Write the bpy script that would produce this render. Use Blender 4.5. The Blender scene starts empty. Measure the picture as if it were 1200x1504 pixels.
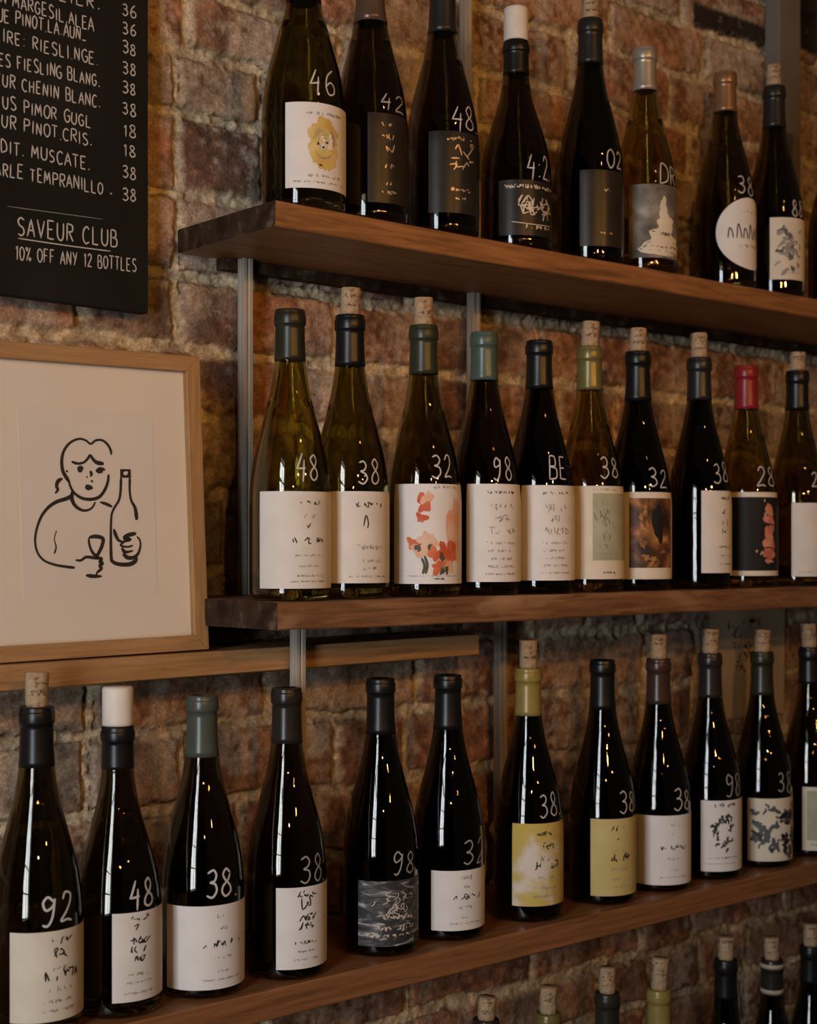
import bpy, bmesh, math, random
import numpy as np
from mathutils import Vector, Matrix

# ------------------------------------------------------------------ camera, world, light, exposure
SC = bpy.context.scene
COL = SC.collection
A = 0.7041                       # how far the view is turned from the wall's normal
FPX, HOR, EYE = 2194.0, 803.2, 1.55
SA, CA = math.sin(A), math.cos(A)
cam_d = bpy.data.cameras.new('camera')
cam = bpy.data.objects.new('camera', cam_d); COL.objects.link(cam)
cam.location = (0, 0, EYE); cam.rotation_euler = (math.pi / 2, 0, -A)
cam_d.sensor_fit = 'VERTICAL'; cam_d.sensor_height = 36.0; cam_d.lens = 36.0 * FPX / 1504.0
cam_d.shift_y = (HOR - 752.0) / 1504.0
cam_d.clip_start = 0.05
cam_d.dof.use_dof = True; cam_d.dof.focus_distance = 1.58; cam_d.dof.aperture_fstop = 6.7
SC.camera = cam
SC.view_settings.view_transform = 'Standard'; SC.view_settings.look = 'None'
SC.view_settings.gamma = 1.0; SC.view_settings.use_curve_mapping = False
SC.view_settings.exposure = 0.0
SC.cycles.use_denoising = True
SC.cycles.max_bounces = 14; SC.cycles.transmission_bounces = 14; SC.cycles.glossy_bounces = 6
SC.cycles.diffuse_bounces = 3
SC.cycles.caustics_reflective = False; SC.cycles.caustics_refractive = False
SC.cycles.sample_clamp_indirect = 4.0
w = bpy.data.worlds.new('world'); SC.world = w; w.use_nodes = True
w.node_tree.nodes['Background'].inputs[0].default_value = (1.0, 0.72, 0.48, 1)
w.node_tree.nodes['Background'].inputs[1].default_value = 0.035

def aim(o, target):
    o.rotation_euler = (Vector(target) - o.location).to_track_quat('-Z', 'Y').to_euler()

def area(name, loc, target, sx, sy, power, color):
    d = bpy.data.lights.new(name, 'AREA'); d.shape = 'RECTANGLE'; d.size = sx; d.size_y = sy
    d.energy = power; d.color = color
    o = bpy.data.objects.new(name, d); COL.objects.link(o); o.location = loc; aim(o, target); return o

def spot(name, loc, target, power, color, deg=70, blend=0.8, radius=0.03):
    d = bpy.data.lights.new(name, 'SPOT'); d.energy = power; d.color = color
    d.spot_size = math.radians(deg); d.spot_blend = blend; d.shadow_soft_size = radius
    o = bpy.data.objects.new(name, d); COL.objects.link(o); o.location = loc; aim(o, target); return o

WIN_V, WIN_Z = 0.20, EYE + 0.12      # middle of the window in the left wall
area('daylight', (-0.93, WIN_V, WIN_Z), (1.0, WIN_V, WIN_Z), 0.58, 1.4, 47.0, (0.87, 0.935, 1.0))
WARM = (1.0, 0.46, 0.10)
spot('warm_spot', (1.35, -1.25, EYE + 0.72), (1.50, 1.43, EYE + 0.58), 40, WARM, 54, 1.0)
spot('warm_spot', (0.38, -1.30, EYE + 0.76), (0.90, 1.43, EYE + 0.42), 40, WARM, 56, 1.0)
spot('warm_spot', (1.05, -2.6, EYE + 0.95), (0.9, 1.43, EYE - 0.15), 12, WARM, 50, 1.0)
spot('warm_spot', (-0.45, -1.50, EYE + 0.62), (0.92, 1.43, EYE + 0.02), 28, WARM, 40, 1.0)  # added fill light, warms the wall strip between frame and bottles
spot('warm_spot', (1.10, -1.05, EYE + 1.42), (1.15, 1.25, EYE + 0.1), 4, WARM, 60, 1.0, 0.022)
spot('warm_spot', (1.26, -1.00, EYE + 1.60), (1.25, 1.25, EYE + 0.1), 4, WARM, 60, 1.0, 0.022)

# ------------------------------------------------------------------ small helpers
def ray_u(px, v):
    """x along the wall of the sight line through column px at distance v"""
    k = (px - 600.0) / FPX
    return v * (SA + k * CA) / (CA - k * SA)

def depth(u, v):
    return u * SA + v * CA

def height(py, d):
    return EYE + (HOR - py) * d / FPX

def link(name, me, parent=None, mats=()):
    o = bpy.data.objects.new(name, me); COL.objects.link(o)
    for m in mats: me.materials.append(m)
    if parent: o.parent = parent
    return o

def tag(o, label=None, cat=None, group=None, kind=None):
    if label: o['label'] = label
    if cat: o['category'] = cat
    if group: o['group'] = group
    if kind: o['kind'] = kind
    return o

def empty(name, loc, rot=(0, 0, 0)):
    o = bpy.data.objects.new(name, None); COL.objects.link(o)
    o.empty_display_size = 0.03; o.location = loc; o.rotation_euler = rot
    return o

class MB:
    """collects vertices and faces for one mesh"""
    def __init__(s): s.v, s.f, s.m = [], [], []
    def face(s, idx, m=0): s.f.append(idx); s.m.append(m)
    def box(s, a, b, m=0):
        n = len(s.v)
        for x in (a[0], b[0]):
            for y in (a[1], b[1]):
                for z in (a[2], b[2]): s.v.append((x, y, z))
        for q in ((0, 1, 3, 2), (4, 6, 7, 5), (0, 4, 5, 1), (2, 3, 7, 6), (0, 2, 6, 4), (1, 5, 7, 3)):
            s.face([n + i for i in q], m)
        return s
    def prism(s, pts, ext, m=0):
        n = len(s.v); k = len(pts); e = Vector(ext)
        s.v += [tuple(p) for p in pts] + [tuple(Vector(p) + e) for p in pts]
        s.face([n + i for i in range(k)][::-1], m); s.face([n + k + i for i in range(k)], m)
        for i in range(k):
            j = (i + 1) % k; s.face([n + i, n + j, n + k + j, n + k + i], m)
        return s
    def lathe(s, prof, seg=48, m=0, loop=False):
        n = len(s.v); k = len(prof)
        for r, z in prof:
            for i in range(seg):
                t = 2 * math.pi * i / seg; s.v.append((r * math.cos(t), r * math.sin(t), z))
        for j in range(k if loop else k - 1):
            j2 = (j + 1) % k
            for i in range(seg):
                i2 = (i + 1) % seg
                s.face([n + j * seg + i, n + j * seg + i2, n + j2 * seg + i2, n + j2 * seg + i], m)
        if not loop:
            if prof[0][0] > 1e-6: s.face([n + i for i in range(seg)][::-1], m)
            if prof[-1][0] > 1e-6: s.face([n + (k - 1) * seg + i for i in range(seg)], m)
        return s
    def strip(s, pts, width, fn, m=0, off=0.0):
        """flat ribbon along 2-D points, placed on a surface by fn(a, b, off)"""
        if len(pts) < 2: return s
        n = len(s.v); P = [Vector((p[0], p[1])) for p in pts]; cnt = len(P)
        L = [0.0]
        for i in range(1, cnt): L.append(L[-1] + (P[i] - P[i - 1]).length)
        tot = L[-1] or 1e-9
        for i in range(cnt):
            d = P[min(i + 1, cnt - 1)] - P[max(i - 1, 0)]
            if d.length < 1e-9: d = Vector((1, 0))
            d.normalize(); q = Vector((-d.y, d.x))
            wd = width(L[i] / tot) if callable(width) else width
            e = min(1.0, 0.55 + 0.45 * min(L[i], tot - L[i]) / max(wd, 1e-6))
            for sg in (0.5, -0.5):
                c = P[i] + q * wd * e * sg; s.v.append(tuple(fn(c.x, c.y, off)))
        for i in range(cnt - 1): s.face([n + 2 * i, n + 2 * i + 1, n + 2 * i + 3, n + 2 * i + 2], m)
        return s
    def blob(s, cx, cy, rx, ry, fn, m=0, off=0.0, rough=0.25, rnd=None, seg=18, rings=3, rot=0.0):
        rnd = rnd or random; n = len(s.v)
        ph = [rnd.uniform(0, 6.28) for _ in range(3)]
        s.v.append(tuple(fn(cx, cy, off)))
        for k in range(1, rings + 1):
            for i in range(seg):
                t = 2 * math.pi * i / seg
                w_ = 1 + rough * (0.5 * math.sin(2 * t + ph[0]) + 0.35 * math.sin(3 * t + ph[1]) + 0.3 * math.sin(5 * t + ph[2]))
                x = rx * w_ * math.cos(t) * k / rings; y = ry * w_ * math.sin(t) * k / rings
                s.v.append(tuple(fn(cx + x * math.cos(rot) - y * math.sin(rot), cy + x * math.sin(rot) + y * math.cos(rot), off)))
        for i in range(seg): s.face([n, n + 1 + i, n + 1 + (i + 1) % seg], m)
        for k in range(1, rings):
            for i in range(seg):
                a = n + 1 + (k - 1) * seg; b = n + 1 + k * seg; j = (i + 1) % seg
                s.face([a + i, b + i, b + j, a + j], m)
        return s
    def patch(s, x0, x1, y0, y1, fn, m=0, off=0.0, nx=24, ny=4):
        n = len(s.v)
        for j in range(ny + 1):
            for i in range(nx + 1):
                s.v.append(tuple(fn(x0 + (x1 - x0) * i / nx, y0 + (y1 - y0) * j / ny, off)))
        for j in range(ny):
            for i in range(nx):
                a = n + j * (nx + 1) + i; s.face([a, a + 1, a + nx + 2, a + nx + 1], m)
        return s
    def mesh(s, name, smooth=False):
        me = bpy.data.meshes.new(name); me.from_pydata(s.v, [], s.f)
        me.polygons.foreach_set('material_index', s.m)
        if smooth: me.polygons.foreach_set('use_smooth', [True] * len(s.f))
        me.update(); return me
    def build(s, name, mats, parent=None, smooth=False, bevel=0.0):
        me = s.mesh(name, smooth)
        o = link(name, me, parent, mats if isinstance(mats, (list, tuple)) else [mats])
        if bevel:
            b = o.modifiers.new('bevel', 'BEVEL'); b.width = bevel; b.segments = 2; b.limit_method = 'ANGLE'
        return o

def smooth_line(pts, n=6):
    """Catmull-Rom through 2-D points"""
    if len(pts) < 3: 
        a, b = pts
        return [(a[0] + (b[0] - a[0]) * i / n, a[1] + (b[1] - a[1]) * i / n) for i in range(n + 1)]
    P = [pts[0]] + list(pts) + [pts[-1]]; out = []
    for i in range(1, len(P) - 2):
        p0, p1, p2, p3 = P[i - 1], P[i], P[i + 1], P[i + 2]
        for k in range(n):
            t = k / n
            out.append(tuple(0.5 * ((2 * p1[c]) + (-p0[c] + p2[c]) * t + (2 * p0[c] - 5 * p1[c] + 4 * p2[c] - p3[c]) * t * t
                             + (-p0[c] + 3 * p1[c] - 3 * p2[c] + p3[c]) * t ** 3) for c in (0, 1)))
    out.append(tuple(pts[-1])); return out

# ------------------------------------------------------------------ materials
def mat(name, color, rough=0.5, metal=0.0, coat=0.0, spec=0.5):
    m = bpy.data.materials.new(name); m.use_nodes = True
    b = m.node_tree.nodes['Principled BSDF']
    b.inputs['Base Color'].default_value = (*color, 1); b.inputs['Roughness'].default_value = rough
    b.inputs['Metallic'].default_value = metal; b.inputs['Coat Weight'].default_value = coat
    b.inputs['Specular IOR Level'].default_value = spec
    return m

def nodes(m): return m.node_tree.nodes, m.node_tree.links, m.node_tree.nodes['Principled BSDF']

def ramp(ns, stops):
    r = ns.new('ShaderNodeValToRGB'); cr = r.color_ramp
    while len(cr.elements) < len(stops): cr.elements.new(0.5)
    for e, (p, c) in zip(cr.elements, stops): e.position = p; e.color = (*c, 1)
    return r

def noise_mat(name, stops, scale=(1, 1, 1), nscale=6.0, detail=6.0, rough=0.5, metal=0.0, bump=0.0, bscale=60.0, dist=0.0, coat=0.0, spec=0.3):
    m = mat(name, (1, 1, 1), rough, metal, coat, spec); ns, ls, b = nodes(m)
    tc = ns.new('ShaderNodeTexCoord'); mp = ns.new('ShaderNodeMapping'); mp.inputs['Scale'].default_value = scale
    nz = ns.new('ShaderNodeTexNoise'); nz.inputs['Scale'].default_value = nscale; nz.inputs['Detail'].default_value = detail
    nz.inputs['Distortion'].default_value = dist
    r = ramp(ns, stops)
    ls.new(tc.outputs['Object'], mp.inputs['Vector']); ls.new(mp.outputs['Vector'], nz.inputs['Vector'])
    ls.new(nz.outputs['Fac'], r.inputs['Fac']); ls.new(r.outputs['Color'], b.inputs['Base Color'])
    if bump:
        n2 = ns.new('ShaderNodeTexNoise'); n2.inputs['Scale'].default_value = bscale; n2.inputs['Detail'].default_value = 4
        bp = ns.new('ShaderNodeBump'); bp.inputs['Strength'].default_value = bump; bp.inputs['Distance'].default_value = 0.002
        ls.new(mp.outputs['Vector'], n2.inputs['Vector']); ls.new(n2.outputs['Fac'], bp.inputs['Height'])
        ls.new(bp.outputs['Normal'], b.inputs['Normal'])
    return m

def wood(name, dark, midc, light, along=(1.2, 16, 16), rough=0.5, patches=None, bump=0.25, coat=0.0):
    """grain stretched along x, with broad worn patches"""
    m = mat(name, midc, rough, 0, coat); ns, ls, b = nodes(m)
    tc = ns.new('ShaderNodeTexCoord'); mp = ns.new('ShaderNodeMapping'); mp.inputs['Scale'].default_value = along
    n1 = ns.new('ShaderNodeTexNoise'); n1.inputs['Scale'].default_value = 9; n1.inputs['Detail'].default_value = 8
    n1.inputs['Distortion'].default_value = 0.6; n1.inputs['Roughness'].default_value = 0.65
    r = ramp(ns, [(0.30, dark), (0.5, midc), (0.72, light)])
    ls.new(tc.outputs['Object'], mp.inputs['Vector']); ls.new(mp.outputs['Vector'], n1.inputs['Vector'])
    ls.new(n1.outputs['Fac'], r.inputs['Fac']); col = r.outputs['Color']
    if patches:
        n2 = ns.new('ShaderNodeTexNoise'); n2.inputs['Scale'].default_value = patches[1]; n2.inputs['Detail'].default_value = 5
        n2.inputs['Distortion'].default_value = 1.0
        mp2 = ns.new('ShaderNodeMapping'); mp2.inputs['Scale'].default_value = (1, 2.5, 2.5)
        ls.new(tc.outputs['Object'], mp2.inputs['Vector']); ls.new(mp2.outputs['Vector'], n2.inputs['Vector'])
        r2 = ramp(ns, [(patches[2], (0, 0, 0)), (patches[2] + 0.14, (1, 1, 1))])
        mx = ns.new('ShaderNodeMix'); mx.data_type = 'RGBA'
        ls.new(n2.outputs['Fac'], r2.inputs['Fac']); ls.new(r2.outputs['Color'], mx.inputs['Factor'])
        ls.new(col, mx.inputs['A']); mx.inputs['B'].default_value = (*patches[0], 1); col = mx.outputs['Result']
    ls.new(col, b.inputs['Base Color'])
    bp = ns.new('ShaderNodeBump'); bp.inputs['Strength'].default_value = bump; bp.inputs['Distance'].default_value = 0.0015
    ls.new(n1.outputs['Fac'], bp.inputs['Height']); ls.new(bp.outputs['Normal'], b.inputs['Normal'])
    return m

def glass(name, color):
    m = mat(name, color, 0.0); b = m.node_tree.nodes['Principled BSDF']
    b.inputs['Transmission Weight'].default_value = 1.0; b.inputs['IOR'].default_value = 1.5
    ns, ls, _ = nodes(m)                 # the slight waviness of mould-blown glass
    tc = ns.new('ShaderNodeTexCoord'); nz = ns.new('ShaderNodeTexNoise'); nz.inputs['Scale'].default_value = 32; nz.inputs['Detail'].default_value = 1.5
    bp = ns.new('ShaderNodeBump'); bp.inputs['Strength'].default_value = 0.24; bp.inputs['Distance'].default_value = 0.0011
    ls.new(tc.outputs['Object'], nz.inputs['Vector']); ls.new(nz.outputs['Fac'], bp.inputs['Height']); ls.new(bp.outputs['Normal'], b.inputs['Normal'])
    return m

M = {}
M['glass_olive'] = glass('olive_glass', (0.54, 0.46, 0.13))
M['glass_green'] = glass('green_glass', (0.36, 0.31, 0.085))
M['glass_mid'] = glass('deep_green_glass', (0.26, 0.22, 0.062))
M['glass_dark'] = glass('dark_glass', (0.19, 0.145, 0.05))
M['glass_black'] = glass('black_glass', (0.075, 0.055, 0.022))
M['paper'] = noise_mat('label_paper', [(0.3, (0.60, 0.545, 0.49)), (0.7, (0.66, 0.60, 0.54))], nscale=30, rough=0.7)
M['paper_white'] = noise_mat('white_label_paper', [(0.3, (0.64, 0.60, 0.57)), (0.7, (0.70, 0.66, 0.63))], nscale=30, rough=0.7)
M['paper_cream'] = noise_mat('cream_label_paper', [(0.3, (0.58, 0.51, 0.40)), (0.7, (0.65, 0.58, 0.46))], nscale=30, rough=0.7)
M['paper_dark'] = noise_mat('charcoal_label_paper', [(0.3, (0.016, 0.014, 0.012)), (0.7, (0.024, 0.021, 0.018))], nscale=40, rough=0.33, spec=0.2)
M['paper_brown'] = noise_mat('brown_label_paper', [(0.3, (0.020, 0.015, 0.010)), (0.7, (0.030, 0.022, 0.015))], nscale=40, rough=0.33, spec=0.24)
M['paper_yellow'] = noise_mat('yellow_wash_paper', [(0.36, (0.62, 0.55, 0.47)), (0.47, (0.50, 0.38, 0.11)), (0.62, (0.52, 0.36, 0.06)), (0.8, (0.48, 0.40, 0.22))], nscale=16, detail=4, rough=0.7, dist=0.5)
M['paper_mustard'] = noise_mat('mustard_label_paper', [(0.3, (0.46, 0.36, 0.12)), (0.7, (0.54, 0.44, 0.19))], nscale=22, rough=0.7)
M['paper_sage'] = noise_mat('sage_label_print', [(0.3, (0.30, 0.29, 0.19)), (0.7, (0.40, 0.385, 0.27))], nscale=25, rough=0.7)
M['paper_grey'] = noise_mat('grey_photo_print', [(0.35, (0.07, 0.065, 0.055)), (0.52, (0.17, 0.155, 0.13)), (0.72, (0.38, 0.35, 0.30))], nscale=24, detail=5, rough=0.55, dist=0.6)
M['paper_painting'] = noise_mat('amber_painting_print', [(0.36, (0.02, 0.013, 0.01)), (0.50, (0.10, 0.04, 0.018)), (0.60, (0.26, 0.10, 0.03)), (0.74, (0.50, 0.26, 0.07))], nscale=26, detail=4, rough=0.5, dist=1.2)
M['paper_marble'] = noise_mat('black_marbled_print', [(0.46, (0.03, 0.03, 0.032)), (0.58, (0.10, 0.10, 0.10)), (0.66, (0.42, 0.39, 0.36))], scale=(1, 1, 3.0), nscale=36, detail=7, rough=0.55, dist=1.5)
M['paper_floral'] = noise_mat('grey_wash_print', [(0.36, (0.30, 0.27, 0.23)), (0.55, (0.56, 0.50, 0.42))], nscale=30, detail=4, rough=0.65, dist=0.8)
M['ink'] = mat('black_ink', (0.014, 0.012, 0.011), 0.6)
M['ink_soft'] = mat('grey_ink', (0.27, 0.235, 0.21), 0.7)
M['ink_tan'] = mat('tan_foil_print', (0.55, 0.40, 0.25), 0.35, 0.3)
M['ink_pale'] = mat('pale_print', (0.55, 0.47, 0.38), 0.5)
M['petal'] = noise_mat('poppy_red_print', [(0.35, (0.50, 0.075, 0.03)), (0.6, (0.60, 0.16, 0.07)), (0.75, (0.66, 0.30, 0.17))], nscale=50, rough=0.65)
M['petal_pale'] = noise_mat('salmon_wash_print', [(0.35, (0.68, 0.33, 0.20)), (0.7, (0.66, 0.46, 0.36))], nscale=60, rough=0.65)
M['leaf'] = mat('dark_stem_print', (0.06, 0.065, 0.035), 0.65)
M['amber'] = noise_mat('amber_glow_print', [(0.35, (0.10, 0.04, 0.015)), (0.55, (0.34, 0.15, 0.045)), (0.75, (0.50, 0.28, 0.10))], nscale=70, rough=0.6, dist=1.0)
M['ochre'] = noise_mat('ochre_print', [(0.35, (0.52, 0.34, 0.08)), (0.6, (0.60, 0.44, 0.16)), (0.75, (0.62, 0.52, 0.32))], nscale=60, rough=0.65)
M['slate'] = mat('slate_blue_print', (0.07, 0.08, 0.085), 0.65)
M['pink'] = noise_mat('rosy_figure_print', [(0.35, (0.40, 0.10, 0.07)), (0.7, (0.62, 0.27, 0.16))], nscale=70, rough=0.6)
M['black_print'] = mat('matt_black_print', (0.014, 0.014, 0.015), 0.55, spec=0.15)
M['chalk'] = mat('white_chalk_marker', (0.50, 0.47, 0.44), 0.85)
M['chalk_faint'] = mat('faint_chalk_marker', (0.33, 0.30, 0.27), 0.85)
M['cork'] = noise_mat('cork', [(0.30, (0.13, 0.07, 0.036)), (0.42, (0.33, 0.22, 0.125)), (0.7, (0.43, 0.305, 0.19))], nscale=170, detail=3, rough=0.85, bump=0.4, bscale=220)
M['cork_stamp'] = mat('cork_branding', (0.10, 0.055, 0.035), 0.8)
M['cork_white'] = noise_mat('white_stopper', [(0.3, (0.62, 0.55, 0.48)), (0.7, (0.70, 0.63, 0.56))], nscale=60, rough=0.5)
CAPS = {'black': ((0.006, 0.0058, 0.006), 0.33, 0), 'charcoal': ((0.015, 0.0135, 0.013), 0.33, 0), 'darkolive': ((0.018, 0.0175, 0.009), 0.33, 0),
        'green': ((0.026, 0.028, 0.015), 0.33, 0), 'teal': ((0.060, 0.088, 0.076), 0.30, 0.1), 'sage': ((0.062, 0.070, 0.058), 0.30, 0.15),
        'gold': ((0.15, 0.125, 0.042), 0.30, 0.25), 'yellow': ((0.24, 0.18, 0.05), 0.32, 0.1), 'silver': ((0.34, 0.30, 0.24), 0.34, 0.5),
        'copper': ((0.24, 0.13, 0.06), 0.32, 0.45), 'brown': ((0.045, 0.024, 0.018), 0.28, 0.1), 'umber': ((0.020, 0.0165, 0.014), 0.28, 0.1),
        'red': ((0.20, 0.014, 0.016), 0.32, 0), 'tan': ((0.10, 0.062, 0.042), 0.28, 0.3), 'pale': ((0.36, 0.31, 0.22), 0.4, 0)}
for k_, (c_, r_, m_) in CAPS.items(): M['cap_' + k_] = noise_mat(k_ + '_capsule_foil', [(0.3, c_), (0.7, tuple(x * 1.18 for x in c_))], nscale=90, rough=r_, metal=m_, bump=0.05, spec=0.35)

M['shelf_top'] = wood('warm_brown_board', (0.115, 0.047, 0.016), (0.26, 0.110, 0.036), (0.38, 0.175, 0.062), rough=0.5)
M['shelf_end'] = noise_mat('dark_sawn_end', [(0.35, (0.026, 0.0125, 0.0065)), (0.58, (0.052, 0.028, 0.016)), (0.72, (0.13, 0.085, 0.052))], nscale=55, detail=9, rough=0.9, bump=0.6, spec=0.08)
M['shelf_mid'] = wood('weathered_brown_board', (0.075, 0.032, 0.013), (0.18, 0.080, 0.033), (0.29, 0.15, 0.07), rough=0.6, patches=((0.34, 0.20, 0.11), 5.0, 0.58), bump=0.4)
M['shelf_low'] = wood('red_brown_board', (0.14, 0.056, 0.020), (0.24, 0.100, 0.037), (0.32, 0.140, 0.055), along=(1.0, 12, 20), rough=0.42, coat=0.15)
M['oak'] = wood('light_oak', (0.25, 0.125, 0.048), (0.35, 0.188, 0.076), (0.43, 0.25, 0.11), along=(1.2, 18, 18), rough=0.55, bump=0.15)
M['oak_v'] = wood('light_oak_upright', (0.25, 0.125, 0.048), (0.35, 0.188, 0.076), (0.43, 0.25, 0.11), along=(18, 18, 1.2), rough=0.55, bump=0.15)
M['steel'] = noise_mat('galvanised_steel', [(0.3, (0.27, 0.235, 0.19)), (0.7, (0.42, 0.37, 0.30))], scale=(1, 1, 0.12), nscale=60, detail=5, rough=0.5, metal=0.0, bump=0.1)
M['mat_board'] = noise_mat('ivory_mat_board', [(0.3, (0.64, 0.555, 0.45)), (0.7, (0.68, 0.59, 0.485))], nscale=8, rough=0.8)
M['print_paper'] = noise_mat('print_paper', [(0.3, (0.62, 0.55, 0.475)), (0.7, (0.655, 0.585, 0.51))], nscale=8, rough=0.8)
M['board'] = noise_mat('chalkboard_paint', [(0.3, (0.010, 0.010, 0.009)), (0.62, (0.015, 0.014, 0.013)), (0.8, (0.028, 0.026, 0.024))], nscale=7, detail=5, rough=0.7, dist=0.6, spec=0.12)
M['note'] = noise_mat('kraft_note_paper', [(0.3, (0.42, 0.31, 0.20)), (0.7, (0.52, 0.40, 0.27))], nscale=9, rough=0.85)
M['plaster'] = noise_mat('grey_plaster', [(0.3, (0.135, 0.112, 0.085)), (0.7, (0.18, 0.152, 0.118))], nscale=8, rough=0.9, bump=0.2)
M['floor'] = wood('floor_boards', (0.06, 0.03, 0.015), (0.10, 0.05, 0.026), (0.15, 0.08, 0.04))
M['window_paint'] = mat('window_paint', (0.25, 0.24, 0.22), 0.5)

# ------------------------------------------------------------------ the setting
WALL = 1.432
rng = np.random.default_rng(7)
_lat = rng.random((96, 96))
def vnoise(x, y):
    xi = np.floor(x).astype(int); yi = np.floor(y).astype(int); fx = x - xi; fy = y - yi
    fx = fx * fx * (3 - 2 * fx); fy = fy * fy * (3 - 2 * fy)
    a = _lat[xi % 96, yi % 96]; b = _lat[(xi + 1) % 96, yi % 96]; c = _lat[xi % 96, (yi + 1) % 96]; d = _lat[(xi + 1) % 96, (yi + 1) % 96]
    return (a * (1 - fx) + b * fx) * (1 - fy) + (c * (1 - fx) + d * fx) * fy
def fbm(x, y, o=4):
    s = 0; a = 0.5; t = 0
    for i in range(o): s = s + a * vnoise(x * 2 ** i + 17.3 * i, y * 2 ** i + 9.1 * i); t += a; a *= 0.5
    return s / t

def brick_wall():
    us = np.concatenate([np.arange(-1.25, 0.35, 0.02), np.arange(0.35, 2.65, 0.0021), np.arange(2.65, 4.2, 0.02)])
    zs = np.concatenate([np.arange(-1.55, -0.95, 0.02), np.arange(-0.95, 1.0, 0.0021), np.arange(1.0, 1.5, 0.02)])
    U, Z = np.meshgrid(us, zs, indexing='ij')
    J = [-1.6, -1.52, -1.44, -1.36, -1.28, -1.20, -1.12, -1.04, -0.965, -0.89, -0.815, -0.74, -0.663, -0.59, -0.52, -0.445, -0.37, -0.29, -0.203, -0.117,
         -0.03, 0.058, 0.143, 0.2215, 0.303, 0.391, 0.479, 0.551, 0.623, 0.703, 0.78, 0.857, 0.935, 1.01, 1.09, 1.17, 1.25, 1.33, 1.41, 1.49, 1.57]
    Uw = U + 0.010 * (fbm(U * 11, Z * 11) - 0.5) + 0.006 * (fbm(U * 45 + 5, Z * 45) - 0.5)
    Zw = Z + 0.016 * (fbm(U * 7 + 40, Z * 7 + 3) - 0.5) + 0.007 * (fbm(U * 45 + 31, Z * 45 + 8) - 0.5)
    row = np.clip(np.searchsorted(J, Zw) - 1, 0, len(J) - 2)
    Jn = np.array(J); zlo = Jn[row]; zhi = Jn[row + 1]
    dz = np.minimum(Zw - zlo, zhi - Zw)
    # brick ends, course by course: headers and stretchers mixed
    R = random.Random(21)
    dx = np.full(U.shape, 9.0); bid = np.zeros(U.shape, int); count = 1
    for k in range(len(J) - 1):
        x = -1.4 + R.uniform(0, 0.2); ends = [x]
        while x < 4.3:
            x += R.choice([0.112, 0.116, 0.215, 0.222, 0.228]) ; ends.append(x)
        if 0.30 < J[k] < 0.48 or 0.2 < J[k] < 0.25:      # courses seen between board and shelf
            sh = min(ends, key=lambda e: abs(e - 0.876)); ends = [e + 0.876 - sh for e in ends]
        e = np.array(ends); msk = row == k
        q = np.clip(np.searchsorted(e, Uw[msk]) - 1, 0, len(e) - 2)
        dx[msk] = np.minimum(Uw[msk] - e[q], e[q + 1] - Uw[msk]); bid[msk] = count + q; count += len(e)
    joint = 0.0075 + 0.005 * (fbm(U * 9 + 70, Z * 9) - 0.4)
    edge = np.minimum(dz, dx * 1.15) - joint
    edge = edge + 0.006 * (fbm(U * 90, Z * 90 + 50) - 0.5)
    k = np.clip(edge / 0.0045, -1, 1); brick = np.clip(k * 0.5 + 0.5, 0, 1); brick = brick * brick * (3 - 2 * brick)
    prop = np.random.default_rng(5).random((count + 50, 4))
    p = prop[bid]
    n1 = fbm(U * 26, Z * 26 + 11, 5); n2 = fbm(U * 8 + 3, Z * 8, 4); n3 = fbm(U * 110, Z * 110, 4)
    h = brick * (0.0075 + 0.004 * (p[..., 0] - 0.5) + 0.0065 * (n1 - 0.5)) + (1 - brick) * (0.006 * (n1 - 0.3) + 0.005 * (n3 - 0.5)) + 0.0030 * (n3 - 0.5)
    h = h + 0.004 * (n2 - 0.5)
    pal = np.array([(0.250, 0.112, 0.062), (0.205, 0.095, 0.054), (0.290, 0.148, 0.074), (0.150, 0.078, 0.050), (0.270, 0.182, 0.118), (0.235, 0.115, 0.063), (0.095, 0.059, 0.042)])
    pi = np.searchsorted(np.cumsum([0.24, 0.20, 0.17, 0.12, 0.10, 0.13]), p[..., 1]); bc = pal[np.clip(pi, 0, 6)]
    bc = bc * (0.35 + 1.35 * n1)[..., None] * (0.45 + 1.10 * n3)[..., None]
    wash = np.clip((fbm(U * 14 + 9, Z * 14 + 77, 5) + 0.55 * (n3 - 0.5) - 0.435) * 6.0, 0, 1) * (0.30 + 0.65 * p[..., 2])   # lime bloom on the faces
    drip = np.clip((fbm(U * 38 + 3, Z * 5 + 20, 4) - 0.60) * 6, 0, 1) * 0.5
    wash = np.clip(wash + drip, 0, 0.85)[..., None]
    bc = bc * (1 - wash) + np.array((0.37, 0.295, 0.225)) * wash
    soot = np.clip((fbm(U * 10 + 55, Z * 10 + 5, 4) - 0.60) * 6, 0, 1)[..., None] * 0.7
    bc = bc * (1 - soot) + np.array((0.055, 0.036, 0.028)) * soot
    mc = np.array((0.52, 0.42, 0.28)) * (0.45 + 0.8 * n1 + 0.7 * (n3 - 0.5))[..., None]
    mc = mc * (0.72 + 0.55 * n2)[..., None]
    crack = np.clip(1 - np.abs(edge + 0.001) / 0.0019, 0, 1) * np.clip((fbm(U * 20 + 13, Z * 20 + 1, 3) - 0.44) * 12, 0, 1)
    colr = bc * brick[..., None] + mc * (1 - brick[..., None])
    # a pair of near-black rectangles high up beside the wide post
    for (a, b_, c, d_) in ((1.769, 1.945, 0.786, 0.817), (2.03, 2.40, 0.80, 0.90)):
        e2 = np.minimum(np.minimum(Uw - a, b_ - Uw), np.minimum(Zw - c, d_ - Zw)); mk = np.clip(e2 / 0.006 + 0.5, 0, 1)[..., None]
        colr = colr * (1 - mk) + np.array((0.022, 0.015, 0.011)) * mk; 
    colr = colr * (1 - 0.75 * crack[..., None]); h = h - 0.006 * crack
    nu, nz = U.shape
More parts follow.
